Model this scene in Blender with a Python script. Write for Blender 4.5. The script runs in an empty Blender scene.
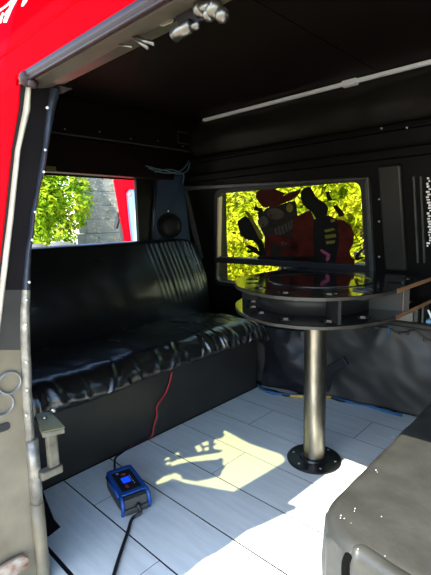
import bpy, bmesh, math, random
from mathutils import Vector, Matrix, noise
from mathutils.geometry import delaunay_2d_cdt
random.seed(7)
sc = bpy.context.scene
col = sc.collection
PI = math.pi

# ------------------------------------------------------------------ camera
FPX, YAW, PITCH, ROLL = 421.778, 0.761438, 0.1547476, -0.0249945
CAM = Vector((0, 0, 1.0))
_f = Vector((-math.sin(YAW)*math.cos(PITCH), math.cos(YAW)*math.cos(PITCH), -math.sin(PITCH)))
_r = _f.cross(Vector((0, 0, 1))).normalized()
_u = _r.cross(_f)
RIGHT = math.cos(ROLL)*_r + math.sin(ROLL)*_u
UP = -math.sin(ROLL)*_r + math.cos(ROLL)*_u
FWD = _f
cd = bpy.data.cameras.new('camera')
cam = bpy.data.objects.new('camera', cd); col.objects.link(cam)
m3 = Matrix((RIGHT, UP, -FWD)).transposed()
cam.matrix_world = Matrix.Translation(CAM) @ m3.to_4x4()
cd.sensor_fit = 'VERTICAL'; cd.sensor_height = 36.0; cd.lens = 36.0*FPX/575.0
cd.clip_start = 0.02; cd.clip_end = 200
sc.camera = cam


def ray(u, v):
    return RIGHT*((u-215.5)/FPX) - UP*((v-287.5)/FPX) + FWD


def at(u, v, ax, val):
    d = ray(u, v)
    return CAM + d*((val-CAM[ax])/d[ax])


def atp(u, v, p0, n):
    d = ray(u, v)
    return CAM + d*((p0-CAM).dot(n)/d.dot(n))


# ------------------------------------------------------------------ materials
def mat(name, color, rough=0.5, metal=0.0, spec=0.5, noise_amt=0.0, noise_scale=8.0, bump=0.0,
        bump_scale=30.0, coat=0.0, color2=None, stretch=(1, 1, 1), rough_var=0.0, detail=4):
    m = bpy.data.materials.new(name); m.use_nodes = True
    nt = m.node_tree; N = nt.nodes; L = nt.links
    p = N['Principled BSDF']
    p.inputs['Base Color'].default_value = (*color, 1)
    p.inputs['Roughness'].default_value = rough
    p.inputs['Metallic'].default_value = metal
    p.inputs['Specular IOR Level'].default_value = spec
    p.inputs['Coat Weight'].default_value = coat
    p.inputs['Coat Roughness'].default_value = 0.08
    tc = N.new('ShaderNodeTexCoord'); mp = N.new('ShaderNodeMapping')
    mp.inputs['Scale'].default_value = stretch
    L.new(tc.outputs['Object'], mp.inputs['Vector'])
    nz = N.new('ShaderNodeTexNoise'); nz.inputs['Scale'].default_value = noise_scale
    nz.inputs['Detail'].default_value = detail
    L.new(mp.outputs[0], nz.inputs['Vector'])
    if noise_amt > 0 or color2:
        mx = N.new('ShaderNodeMix'); mx.data_type = 'RGBA'
        c2 = color2 or tuple(c*(1-noise_amt) for c in color)
        mx.inputs[6].default_value = (*color, 1); mx.inputs[7].default_value = (*c2, 1)
        rp = N.new('ShaderNodeMapRange')
        rp.inputs[1].default_value = 0.35; rp.inputs[2].default_value = 0.68
        L.new(nz.outputs['Fac'], rp.inputs[0]); L.new(rp.outputs[0], mx.inputs[0])
        L.new(mx.outputs[2], p.inputs['Base Color'])
    if rough_var > 0:
        mr = N.new('ShaderNodeMapRange')
        mr.inputs[3].default_value = max(0.02, rough-rough_var); mr.inputs[4].default_value = min(1, rough+rough_var)
        L.new(nz.outputs['Fac'], mr.inputs[0]); L.new(mr.outputs[0], p.inputs['Roughness'])
    if bump > 0:
        n2 = N.new('ShaderNodeTexNoise'); n2.inputs['Scale'].default_value = bump_scale; n2.inputs['Detail'].default_value = 5
        L.new(mp.outputs[0], n2.inputs['Vector'])
        b = N.new('ShaderNodeBump'); b.inputs['Strength'].default_value = bump; b.inputs['Distance'].default_value = 0.01
        L.new(n2.outputs['Fac'], b.inputs['Height']); L.new(b.outputs[0], p.inputs['Normal'])
    return m


M = {}
M['plank'] = mat('white_plank', (0.77, 0.82, 0.795), 0.45, noise_amt=0.16, noise_scale=5, stretch=(1, 9, 1), bump=0.06, bump_scale=14, color2=(0.67, 0.725, 0.71))
M['sub'] = mat('dark_subfloor', (0.012, 0.012, 0.013), 0.8)
M['ceil'] = mat('black_ceiling_board', (0.010, 0.006, 0.0045), 0.6, spec=0.10, noise_amt=0.3, noise_scale=3)
M['blackwall'] = mat('black_wall_paint', (0.005, 0.0047, 0.0045), 0.5, spec=0.12, noise_amt=0.35, noise_scale=5, rough_var=0.15)
M['soffit'] = mat('brown_black_board', (0.008, 0.004, 0.0034), 0.5, spec=0.12, noise_amt=0.3, noise_scale=4)
M['upholst'] = mat('dark_padded_vinyl', (0.017, 0.015, 0.011), 0.45, spec=0.18, noise_amt=0.3, noise_scale=4, bump=0.15, bump_scale=9)
M['vinyl'] = mat('glossy_black_vinyl', (0.009, 0.0088, 0.008), 0.26, spec=1.0, bump=0.05, bump_scale=120, rough_var=0.05)
M['backvinyl'] = mat('black_backrest_vinyl', (0.006, 0.006, 0.006), 0.30, spec=0.4, bump=0.05, bump_scale=120, rough_var=0.05)
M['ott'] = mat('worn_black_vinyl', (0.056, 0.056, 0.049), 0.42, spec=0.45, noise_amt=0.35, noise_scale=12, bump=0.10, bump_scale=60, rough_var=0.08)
M['boxpaint'] = mat('satin_black_board', (0.024, 0.023, 0.020), 0.40, spec=0.35, noise_amt=0.25, noise_scale=6)
M['wheelcover'] = mat('charcoal_vinyl_sheet', (0.036, 0.036, 0.034), 0.42, spec=0.3, noise_amt=0.3, noise_scale=5, bump=0.08, bump_scale=20)
M['blackcloth'] = mat('crumpled_black_sheet', (0.010, 0.011, 0.015), 0.42, spec=0.3)
M['tabletop'] = mat('black_lacquer', (0.010, 0.010, 0.010), 0.16, coat=0.5, noise_amt=0.2)
M['tableedge'] = mat('worn_table_edge', (0.055, 0.048, 0.038), 0.45, noise_amt=0.4, noise_scale=20)
M['rawply'] = mat('bare_plywood', (0.50, 0.24, 0.11), 0.55, noise_amt=0.35, noise_scale=6, stretch=(1, 1, 12))
M['divider'] = mat('charcoal_panel', (0.022, 0.023, 0.021), 0.45, spec=0.3, noise_amt=0.3)
M['cup'] = mat('black_cup_plastic', (0.015, 0.015, 0.015), 0.25)
M['cuplip'] = mat('grey_cup_plastic', (0.045, 0.045, 0.044), 0.28)
M['glass_dark'] = mat('dark_glass', (0.006, 0.007, 0.008), 0.05, coat=1.0)
M['pole'] = mat('brushed_steel', (0.42, 0.38, 0.30), 0.36, metal=1.0, noise_amt=0.55, noise_scale=30, stretch=(1, 1, .25), rough_var=0.12, bump=0.05, bump_scale=90)
M['baseflange'] = mat('black_flange_metal', (0.010, 0.010, 0.011), 0.3, metal=0.2)
M['screw'] = mat('screw_steel', (0.55, 0.55, 0.52), 0.35, metal=1.0)
M['red'] = mat('red_car_paint', (0.80, 0.001, 0.006), 0.5, spec=0.0, coat=0.02)
M['sundapple'] = mat('painted_sun_dapple', (0.40, 0.37, 0.25), 0.7)  # cream stands in for sun dapples on the boards
M['ringmetal'] = mat('pale_ring_metal', (0.30, 0.30, 0.29), 0.35, metal=0.6)
M['hatch'] = mat('bounce_hatch_lining', (0.55, 0.56, 0.58), 0.6)  # lining of the unseen hatch, pale to bounce light into the van
M['white'] = mat('white_lettering', (0.85, 0.85, 0.85), 0.5)
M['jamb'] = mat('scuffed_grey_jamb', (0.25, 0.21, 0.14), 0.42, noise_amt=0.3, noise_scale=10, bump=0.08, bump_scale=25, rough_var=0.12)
M['jambdark'] = mat('shaded_jamb_dark_latch', (0.012, 0.010, 0.012), 0.45, spec=0.15, noise_amt=0.3, noise_scale=12)  # painted shade on the upper jamb; also the dark latch plate
M['jambhalfshade'] = mat('half_shaded_jamb', (0.055, 0.052, 0.048), 0.42, noise_amt=0.4, noise_scale=12, rough_var=.1)  # middle step of the shade painted down the jamb
M['rubber'] = mat('black_rubber', (0.012, 0.012, 0.015), 0.5)
M['seal'] = mat('pale_weather_seal', (0.60, 0.56, 0.43), 0.4, noise_amt=0.25, noise_scale=15)
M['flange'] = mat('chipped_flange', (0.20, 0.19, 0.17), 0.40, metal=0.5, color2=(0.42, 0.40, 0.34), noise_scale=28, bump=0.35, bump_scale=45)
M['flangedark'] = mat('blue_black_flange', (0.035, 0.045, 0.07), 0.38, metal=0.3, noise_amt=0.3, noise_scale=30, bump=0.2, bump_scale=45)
M['gutter'] = mat('purple_grey_gutter', (0.032, 0.016, 0.019), 0.42, spec=0.4, noise_amt=0.3, noise_scale=12)
M['header'] = mat('olive_grey_header', (0.085, 0.075, 0.055), 0.42, metal=0.2, noise_amt=0.25, noise_scale=12, rough_var=0.1)
M['chrome'] = mat('dull_chrome', (0.22, 0.21, 0.185), 0.34, metal=1.0, noise_amt=0.35, noise_scale=40)
M['brackettop'] = mat('olive_plate', (0.15, 0.14, 0.055), 0.38, metal=0.3, noise_amt=0.25, noise_scale=25)
M['bracket'] = mat('bracket_steel', (0.17, 0.16, 0.13), 0.42, metal=0.7, noise_amt=0.4, noise_scale=30)
M['rust'] = mat('rusty_plate', (0.55, 0.50, 0.42), 0.5, metal=0.3, color2=(0.22, 0.08, 0.03), noise_scale=30)
M['bluepanel'] = mat('navy_corner_panel', (0.008, 0.026, 0.055), 0.5, spec=0.2, noise_amt=0.35, noise_scale=6)
M['greyframe'] = mat('grey_frame_metal', (0.075, 0.078, 0.078), 0.4, metal=0.3, noise_amt=0.3, noise_scale=14)
M['postmetal'] = mat('dark_grey_post', (0.028, 0.028, 0.025), 0.38, metal=0.2, noise_amt=0.35, noise_scale=6)
M['tan'] = mat('tan_gasket', (0.30, 0.22, 0.13), 0.5)
M['strip'] = mat('white_conduit', (0.95, 0.95, 0.93), 0.4)
M['cable_blue'] = mat('blue_cable', (0.02, 0.13, 0.30), 0.4)
M['cable_pale'] = mat('pale_blue_cable', (0.06, 0.12, 0.16), 0.4)
M['cable_black'] = mat('black_cable', (0.010, 0.010, 0.011), 0.4)
M['cable_red'] = mat('red_cable', (0.45, 0.012, 0.02), 0.4)
M['cable_yellow'] = mat('yellow_cable', (0.60, 0.36, 0.06), 0.45)
M['chg_black'] = mat('charger_black', (0.014, 0.014, 0.016), 0.42)
M['chg_grey'] = mat('charger_grey', (0.055, 0.053, 0.048), 0.45)
M['chg_blue'] = mat('charger_blue', (0.012, 0.07, 0.30), 0.38)
M['chg_mark'] = mat('charger_red_mark', (0.40, 0.06, 0.06), 0.5)
M['chg_pale'] = mat('charger_pale_mark', (0.35, 0.36, 0.38), 0.5)
M['hatred'] = mat('decal_red', (0.0550, 0.0072, 0.0044), 0.6, spec=0.1, noise_amt=0.5, noise_scale=16)
M['decblack'] = mat('decal_black', (0.0055, 0.0055, 0.0050), 0.6, spec=0.1)
M['decgrey'] = mat('decal_grey', (0.0550, 0.0468, 0.0385), 0.6, spec=0.1, noise_amt=0.4, noise_scale=14)
M['decbone'] = mat('decal_bone', (0.1870, 0.1595, 0.1320), 0.6, spec=0.1, noise_amt=0.3, noise_scale=20)
M['decdark'] = mat('decal_dark_grey', (0.0165, 0.0138, 0.0110), 0.6, spec=0.1, noise_amt=0.4, noise_scale=20)
M['decyel'] = mat('decal_yellow', (0.1210, 0.1045, 0.0165), 0.6, spec=0.1, noise_amt=0.3, noise_scale=16)
M['decpink'] = mat('decal_pink', (0.1925, 0.0440, 0.0880), 0.6, spec=0.1)
M['leafdark'] = None
M['bark'] = mat('bark', (0.10, 0.07, 0.045), 0.8, bump=0.3)
M['stone'] = mat('grey_stone', (0.10, 0.10, 0.095), 0.8, noise_amt=0.4, noise_scale=5, bump=0.4, bump_scale=12)
M['deck'] = mat('weathered_board', (0.27, 0.27, 0.24), 0.75, noise_amt=0.3, noise_scale=6, stretch=(1, 1, 6), bump=0.15)
M['ground'] = mat('pale_gravel', (0.46, 0.40, 0.30), 0.9, noise_amt=0.3, noise_scale=4, bump=0.3, bump_scale=40)
M['grass'] = mat('grass_bank_soil', (0.16, 0.20, 0.05), 0.9, noise_amt=0.5, noise_scale=6, bump=0.4)
M['greybox'] = mat('grey_metal_box', (0.22, 0.22, 0.20), 0.5, metal=0.3, noise_amt=0.3)
M['bluecase'] = mat('blue_plastic', (0.15, 0.35, 0.55), 0.4)
M['oval'] = mat('sticker_red', (0.6, 0.03, 0.05), 0.5)
M['paleframe'] = mat('pale_blue_trim', (0.25, 0.36, 0.40), 0.4)


def emis(name, c, s):
    m = bpy.data.materials.new(name); m.use_nodes = True
    p = m.node_tree.nodes['Principled BSDF']
    p.inputs['Base Color'].default_value = (c[0]*.2, c[1]*.2, c[2]*.2, 1)
    p.inputs['Emission Color'].default_value = (*c, 1); p.inputs['Emission Strength'].default_value = s
    return m


M['screen'] = emis('blue_lit_screen', (0.005, 0.06, 1.0), 0.9)


def pane_mat(name, tint, gloss=0.06, rough=0.0):
    m = bpy.data.materials.new(name); m.use_nodes = True
    nt = m.node_tree; nt.nodes.clear()
    o = nt.nodes.new('ShaderNodeOutputMaterial'); t = nt.nodes.new('ShaderNodeBsdfTransparent')
    g = nt.nodes.new('ShaderNodeBsdfGlossy'); x = nt.nodes.new('ShaderNodeMixShader')
    t.inputs[0].default_value = (*tint, 1); g.inputs['Roughness'].default_value = 0.03
    x.inputs[0].default_value = gloss
    nt.links.new(t.outputs[0], x.inputs[1]); nt.links.new(g.outputs[0], x.inputs[2]); nt.links.new(x.outputs[0], o.inputs[0])
    return m


M['pane'] = pane_mat('window_glass', (0.97, 0.98, 0.80), 0.03)
M['addedpane'] = pane_mat('added_hatch_glass', (0.66, 0.66, 0.46), 0.05)  # glass of the unseen hatch added over the doorway
M['paneblue'] = mat('sky_blue_glass', (0.05, 0.15, 0.27), 0.12, coat=0.6, noise_amt=0.35, noise_scale=4)


def leaf_mat(name, c1, c2, c3):
    m = bpy.data.materials.new(name); m.use_nodes = True
    nt = m.node_tree; nt.nodes.clear(); N = nt.nodes; L = nt.links
    o = N.new('ShaderNodeOutputMaterial'); d = N.new('ShaderNodeBsdfDiffuse'); t = N.new('ShaderNodeBsdfTranslucent')
    x = N.new('ShaderNodeMixShader'); x.inputs[0].default_value = 0.45
    tc = N.new('ShaderNodeTexCoord'); nz = N.new('ShaderNodeTexNoise'); nz.inputs['Scale'].default_value = 7
    nz.inputs['Detail'].default_value = 3
    r = N.new('ShaderNodeValToRGB'); e = r.color_ramp.elements
    e[0].position = 0.34; e[0].color = (*c1, 1); e[1].position = 0.68; e[1].color = (*c3, 1)
    k = e.new(0.5); k.color = (*c2, 1)
    L.new(tc.outputs['Object'], nz.inputs['Vector']); L.new(nz.outputs['Fac'], r.inputs[0])
    L.new(r.outputs[0], d.inputs[0]); L.new(r.outputs[0], t.inputs[0])
    L.new(d.outputs[0], x.inputs[1]); L.new(t.outputs[0], x.inputs[2]); L.new(x.outputs[0], o.inputs[0])
    return m


M['leaf'] = leaf_mat('bush_leaf', (0.07, 0.18, 0.008), (0.25, 0.40, 0.016), (0.50, 0.54, 0.03))
M['leafyellow'] = leaf_mat('sunny_hedge_leaf', (0.14, 0.21, 0.006), (0.50, 0.55, 0.02), (0.80, 0.74, 0.07))


# ------------------------------------------------------------------ mesh helpers
def NB():
    return bmesh.new()


def obj(name, bm, m, parent=None, smooth=False, bevel=0.0, seg=2, angle=35):
    bmesh.ops.recalc_face_normals(bm, faces=bm.faces)
    me = bpy.data.meshes.new(name); bm.to_mesh(me); bm.free()
    o = bpy.data.objects.new(name, me); col.objects.link(o)
    me.materials.append(m)
    if smooth:
        for p in me.polygons:
            p.use_smooth = True
    if bevel > 0:
        md = o.modifiers.new('bevel', 'BEVEL'); md.width = bevel; md.segments = seg
        md.limit_method = 'ANGLE'; md.angle_limit = math.radians(angle)
    if parent:
        o.parent = parent
        o.matrix_parent_inverse = parent.matrix_world.inverted() if False else Matrix.Translation(-parent.location) if parent.type == 'EMPTY' and parent.parent is None and parent.rotation_euler.z == 0 else Matrix()
    return o


def obj_each(name, bm, m, parent=None, smooth=False, bevel=0.0, label=None):
    """every loose piece of bm becomes an object of its own"""
    bm.verts.ensure_lookup_table(); seen = set(); out = []
    for v in bm.verts:
        if v in seen: continue
        st, isl = [v], []
        seen.add(v)
        while st:
            a = st.pop(); isl.append(a)
            for e in a.link_edges:
                b = e.other_vert(a)
                if b not in seen: seen.add(b); st.append(b)
        ix = {a: i for i, a in enumerate(isl)}; nb = bmesh.new()
        nv = [nb.verts.new(a.co) for a in isl]; fs = set(f for a in isl for f in a.link_faces)
        for f in fs: nb.faces.new([nv[ix[a]] for a in f.verts])
        o = obj(name, nb, m, parent, smooth, bevel)
        if label: o['label'] = label
        out.append(o)
    bm.free(); return out


def tag(o, label=None, cat=None, group=None, kind=None):
    if label: o['label'] = label
    if cat: o['category'] = cat
    if group: o['group'] = group
    if kind: o['kind'] = kind
    return o


def empty(name, loc, label, cat, group=None):
    o = bpy.data.objects.new(name, None); col.objects.link(o); o.location = loc
    o.empty_display_size = 0.05
    return tag(o, label, cat, group)


def struct(name, bm, m, label, cat='structure', parent=None, **k):
    o = obj(name, bm, m, parent, **k)
    if parent is None:
        tag(o, label, cat, None, 'structure')
    return o


def box(bm, x0, x1, y0, y1, z0, z1, f=None):
    vs = [bm.verts.new(Vector((x, y, z)) if f is None else f(x, y, z)) for x in (x0, x1) for y in (y0, y1) for z in (z0, z1)]
    for q in ((0, 1, 3, 2), (4, 6, 7, 5), (0, 4, 5, 1), (2, 3, 7, 6), (0, 2, 6, 4), (1, 5, 7, 3)):
        bm.faces.new([vs[i] for i in q])


def prism(bm, pts, vec):
    vec = Vector(vec)
    a = [bm.verts.new(Vector(p)) for p in pts]; b = [bm.verts.new(Vector(p)+vec) for p in pts]
    bm.faces.new(a); bm.faces.new(b[::-1]); n = len(pts)
    for i in range(n):
        bm.faces.new((a[i], b[i], b[(i+1) % n], a[(i+1) % n]))


def tube(bm, pts, r, n=8, cap=True):
    pts = [Vector(p) for p in pts]; rings = []; prev = None
    for i, p in enumerate(pts):
        t = (pts[min(i+1, len(pts)-1)] - pts[max(i-1, 0)]).normalized()
        if prev is None:
            a = t.orthogonal().normalized()
        else:
            a = prev - t*prev.dot(t)
            a = a.normalized() if a.length > 1e-6 else t.orthogonal().normalized()
        prev = a; b = t.cross(a)
        rr = r[i] if isinstance(r, (list, tuple)) else r
        rings.append([bm.verts.new(p + a*rr*math.cos(2*PI*k/n) + b*rr*math.sin(2*PI*k/n)) for k in range(n)])
    for A, B in zip(rings, rings[1:]):
        for k in range(n):
            bm.faces.new((A[k], A[(k+1) % n], B[(k+1) % n], B[k]))
    if cap:
        bm.faces.new(rings[0]); bm.faces.new(rings[-1])


def smooth_path(pts, n=6):
    P = [Vector(p) for p in pts]; out = []
    for i in range(len(P)-1):
        p0, p1, p2, p3 = P[max(i-1, 0)], P[i], P[i+1], P[min(i+2, len(P)-1)]
        for k in range(n):
            t = k/n
            out.append(0.5*((2*p1) + (p2-p0)*t + (2*p0-5*p1+4*p2-p3)*t*t + (3*p1-p0-3*p2+p3)*t**3))
    out.append(P[-1]); return out


def lathe(bm, prof, c, n=32, ax='z', cap0=True, cap1=True):
    c = Vector(c); rings = []
    for r, h in prof:
        ring = []
        for k in range(n):
            a = 2*PI*k/n; x, y = r*math.cos(a), r*math.sin(a)
            ring.append(bm.verts.new(c + {'z': Vector((x, y, h)), 'x': Vector((h, x, y)), 'y': Vector((x, h, y))}[ax]))
        rings.append(ring)
    for A, B in zip(rings, rings[1:]):
        for k in range(n):
            bm.faces.new((A[k], A[(k+1) % n], B[(k+1) % n], B[k]))
    if cap0: bm.faces.new(rings[0])
    if cap1: bm.faces.new(rings[-1])


def grid(bm, nu, nv, f, close=False):
    V = [[bm.verts.new(f(i/(nu-1), j/(nv-1))) for j in range(nv)] for i in range(nu)]
    for i in range(nu-1):
        for j in range(nv-1):
            bm.faces.new((V[i][j], V[i+1][j], V[i+1][j+1], V[i][j+1]))
    return V


def sheet(bm, rows, thick):
    """rows: list of lists of points; a sheet with thickness along `thick` vector"""
    t = Vector(thick); nr, nc = len(rows), len(rows[0])
    A = [[bm.verts.new(Vector(p)) for p in r] for r in rows]
    B = [[bm.verts.new(Vector(p)+t) for p in r] for r in rows]
    for i in range(nr-1):
        for j in range(nc-1):
            bm.faces.new((A[i][j], A[i+1][j], A[i+1][j+1], A[i][j+1]))
            bm.faces.new((B[i][j], B[i][j+1], B[i+1][j+1], B[i+1][j]))
    for i in range(nr-1):
        bm.faces.new((A[i][0], B[i][0], B[i+1][0], A[i+1][0])); bm.faces.new((A[i][-1], A[i+1][-1], B[i+1][-1], B[i][-1]))
    for j in range(nc-1):
        bm.faces.new((A[0][j], A[0][j+1], B[0][j+1], B[0][j])); bm.faces.new((A[-1][j], B[-1][j], B[-1][j+1], A[-1][j+1]))


def inside(p, poly):
    x, y = p; c = False; n = len(poly)
    for i in range(n):
        x1, y1 = poly[i]; x2, y2 = poly[(i+1) % n]
        if (y1 > y) != (y2 > y) and x < (x2-x1)*(y-y1)/(y2-y1)+x1:
            c = not c
    return c


def plate(bm, outer, holes, t, fmap):
    """plate of 2D outline with holes, thickness t, fmap(a,b,c)->Vector"""
    vs, ed, n = [], [], 0
    for lp in [outer]+holes:
        k = len(lp)
        vs += [Vector((p[0], p[1])) for p in lp]
        ed += [(n+i, n+(i+1) % k) for i in range(k)]; n += k
    r = delaunay_2d_cdt(vs, ed, [], 0, 1e-6)
    pv, pf = r[0], r[2]
    A = [bm.verts.new(fmap(p.x, p.y, 0)) for p in pv]; B = [bm.verts.new(fmap(p.x, p.y, t)) for p in pv]
    cnt = {}
    for f in pf:
        c = (sum(pv[i].x for i in f)/len(f), sum(pv[i].y for i in f)/len(f))
        if not inside(c, outer) or any(inside(c, h) for h in holes):
            continue
        bm.faces.new([A[i] for i in f]); bm.faces.new([B[i] for i in reversed(f)])
        for i in range(len(f)):
            e = (f[i], f[(i+1) % len(f)])
            if (e[1], e[0]) in cnt: cnt.pop((e[1], e[0]))
            else: cnt[e] = 1
    for a, b in cnt:
        bm.faces.new((A[a], B[a], B[b], A[b]))
    for v in [v for v in bm.verts if not v.link_faces]:
        bm.verts.remove(v)


def circ(cx, cy, r, n=20):
    return [(cx+r*math.cos(2*PI*k/n), cy+r*math.sin(2*PI*k/n)) for k in range(n)]


def rrect(x0, x1, y0, y1, r, n=5):
    o = []
    for cx, cy, a0 in ((x1-r, y1-r, 0), (x0+r, y1-r, 90), (x0+r, y0+r, 180), (x1-r, y0+r, 270)):
        for k in range(n+1):
            a = math.radians(a0+90*k/n); o.append((cx+r*math.cos(a), cy+r*math.sin(a)))
    return o


def nz(p, s=1.0):
    return noise.noise(Vector(p)*s)


# ================================================================== THE VAN SHELL
FX0, FX1 = -1.51, 0.60
ROWS = [0.278, 0.483, 0.685, 0.895, 1.105, 1.315, 1.525, 1.735, 1.945, 2.16]
bm = NB(); box(bm, -2.3, 0.9, 0.27, 2.45, -0.06, -0.014)
floor = struct('floor', bm, M['sub'], 'dark van floor showing in the gaps under the pale planks', 'floor')
bm = NB()
joints = {1: [-0.913], 2: [-1.285, -0.35], 3: [-0.62], 4: [-1.1], 5: [-0.70], 6: [-1.25], 7: [-0.8], 8: [-1.15], 0: [-0.7]}
for r in range(9):
    g = 0.0024 if r < 4 else 0.0012
    y0, y1 = ROWS[r]+g, ROWS[r+1]-g
    if r == 0: y1 -= 0.008
    xs = [FX0]+sorted(joints.get(r, []))+[FX1]
    for a, b in zip(xs, xs[1:]):
        x0, x1 = a+0.001, b-0.001
        if a == FX0 and r == 1:      # the plank cut away beside the pillar
            c = [at(43, 491, 2, 0), at(54, 519, 2, 0), at(60.7, 527, 2, 0), at(46, 538, 2, 0)]
            pts = [(FX0, y1, 0), (c[0].x, c[0].y, 0), (c[1].x, c[1].y, 0), (c[2].x, c[2].y, 0), (c[3].x, y0+.02, 0), (-1.27, y0, 0), (x1, y0, 0), (x1, y1, 0)]
            prism(bm, [(p[0], p[1], -0.013) for p in pts], (0, 0, 0.013))
        else:
            box(bm, x0, x1, y0, y1, -0.013, 0)
planks = obj('plank_covering', bm, M['plank'], floor)
planks.data.materials.append(M['sub'])
for p in planks.data.polygons:
    if abs(p.normal.z) < .5: p.material_index = 1
planks['label'] = 'pale blue-white wood planks'

bm = NB(); box(bm, -2.35, -0.838, 0.40, 2.12, 1.64, 1.665); box(bm, -0.834, 0.9, 0.40, 2.12, 1.64, 1.665)
struct('ceiling', bm, M['ceil'], 'black boarded van ceiling in two panels', 'ceiling')
bm = NB()
rows = [[(-2.5, 0.45+t*1.9, 1.70+0.07*math.sin(PI*t)), (0.95, 0.45+t*1.9, 1.70+0.07*math.sin(PI*t))] for t in [i/10 for i in range(11)]]
sheet(bm, rows, (0, 0, 0.03))
struct('trim_1', bm, M['red'], 'curved red outer roof skin of the van', 'roof')

# soffit above the rear opening
bm = NB(); box(bm, -2.30, -2.07, 0.45, 2.02, 1.455, 1.64)
s1 = struct('trim_2', bm, M['soffit'], 'brown-black boxed fascia running under the ceiling at the rear', 'fascia', bevel=0.004)
bm = NB()
va, vb = at(177, 131, 0, -2.07), at(203, 147, 0, -2.07)
plate(bm, rrect(va.y, vb.y, vb.z, va.z, .008), [rrect(va.y+.005, vb.y-.005, vb.z+.005, va.z-.005, .006)], .006, lambda a, b, c: Vector((-2.071+c, a, b)))
obj('vent_outline', bm, M['greyframe'], s1)
bm = NB()
for k in range(7):
    lathe(bm, [(0.004, 0), (0.004, 0.003), (0.001, 0.004)], (-2.07, 0.7+0.2*k, 1.48+0.012*(k % 2)), 8, 'x')
obj_each('screw', bm, M['screw'], s1, True)
bm = NB(); box(bm, -2.30, -2.13, 0.45, 2.02, 1.275, 1.455)
s2 = struct('trim_3', bm, M['soffit'], 'lower brown-black board over the rear opening', 'fascia', bevel=0.003)
bm = NB(); box(bm, -2.075, -2.062, 0.45, 2.02, 1.452, 1.458); obj('lit_edge_strip', bm, M['greyframe'], s1)  # lighter strip paints the lit lower edge of the fascia
bm = NB(); p = at(49, 169, 0, -2.13); box(bm, -2.131, -2.124, p.y-0.02, p.y+0.035, p.z-0.014, p.z+0.014)
obj('name_plate', bm, M['brackettop'], s2)

# rear wall around the opening (x = -2.2 .. -2.3)
bm = NB()
box(bm, -2.30, -2.20, 0.40, 0.84, -0.05, 1.275); box(bm, -2.225, -2.20, 1.618, 2.45, -0.05, 1.275)
box(bm, -2.30, -2.20, 0.84, 1.618, -0.05, 0.865); box(bm, -2.30, -2.20, 0.40, 2.22, 1.275, 1.70)
struct('wall_rear', bm, M['blackwall'], 'black rear end wall with the open rear doorway', 'wall')
bm = NB(); box(bm, -2.32, -2.19, 0.84, 1.618, 0.866, 0.878)
struct('trim_4', bm, M['greyframe'], 'pale metal sill along the bottom of the rear opening', 'sill')

# leaning far wall: plane coordinates (a = x, b = up the lean, c = outward)
TH = math.atan(0.28)
FP0 = Vector((0, 2.15, 0.73)); FB = Vector((0, -math.sin(TH), math.cos(TH))); FN = Vector((0, math.cos(TH), math.sin(TH)))


def fw(a, b, c=0.0):
    return FP0 + Vector((a, 0, 0)) + FB*b + FN*c


def fwq(u, v, c=0.0):
    p = atp(u, v, FP0+FN*c, FN)
    return (p.x, (p-FP0-FN*c).dot(FB))


WTL, WTR = fwq(218.5, 190.5), fwq(362.5, 182)
WBL, WBR = fwq(217, 283), fwq(368.5, 285)


def wx(b, side):
    (a0, b0), (a1, b1) = (WTL, WBL) if side == 0 else (WTR, WBR)
    return a0+(a1-a0)*(b-b0)/(b1-b0)


WT = 0.5*(WTL[1]+WTR[1]); WB = -0.165


def quad(e, r=.0):
    """window outline grown by e with rounded corners r"""
    cs = [(wx(WT, 1)+e, WT+e), (wx(WT, 0)-e, WT+e), (wx(WB, 0)-e, WB-e), (wx(WB, 1)+e, WB-e)]
    if r <= 0: return cs
    o = []
    for k in range(4):
        p, q, n = [Vector(cs[(k+d) % 4]) for d in (0, -1, 1)]
        a = p+(q-p).normalized()*r; b = p+(n-p).normalized()*r
        for t in range(6):
            t /= 5; w_ = a*(1-t)**2+p*2*t*(1-t)+b*t*t; o.append((w_.x, w_.y))
    return o


bm = NB(); plate(bm, [(-2.30, -.75), (0.9, -.75), (0.9, .70), (-2.30, .70)], [quad(0)], .05, fw)
wf = struct('wall_far', bm, M['blackwall'], 'black far side wall of the van around the window', 'wall')
bm = NB(); box(bm, -2.30, 0.9, 2.01, 2.10, 1.38, 1.70)
obj('upper_rail', bm, M['blackwall'], wf)
# window: rounded gasket, mullion, two panes
bm = NB(); plate(bm, quad(.02, .06), [quad(-.006, .05)], 0.03, lambda a, b, c: fw(a, b, c-0.012))
win = struct('window_1', bm, M['rubber'], 'side window of the far wall looking onto bright hedge', 'window')
MB0 = fwq(240, 263.5)[1]; MB1 = fwq(240, 258)[1]


def wband(bm, b0, b1, c0, c1, in0=0.0, wdt=None):
    a = [(wx(b0, 0)+in0, b0), ((wx(b0, 1) if wdt is None else wx(b0, 0)+in0+wdt), b0), ((wx(b1, 1) if wdt is None else wx(b1, 0)+in0+wdt), b1), (wx(b1, 0)+in0, b1)]
    plate(bm, a, [], c1-c0, lambda p, q, c: fw(p, q, c0+c))


bm = NB(); wband(bm, MB0, MB1, -.012, .02); obj('mullion', bm, M['rubber'], win, bevel=.003)
bm = NB(); wband(bm, MB1, WT, .010, .014); obj('pane', bm, M['pane'], win)
bm = NB(); wband(bm, WB, MB0, .010, .014); obj('pane', bm, M['pane'], win)
bm = NB(); wband(bm, MB1, WT-.03, -.014, .02, .004, .012); obj('gasket_edge', bm, M['tan'], win)
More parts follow.
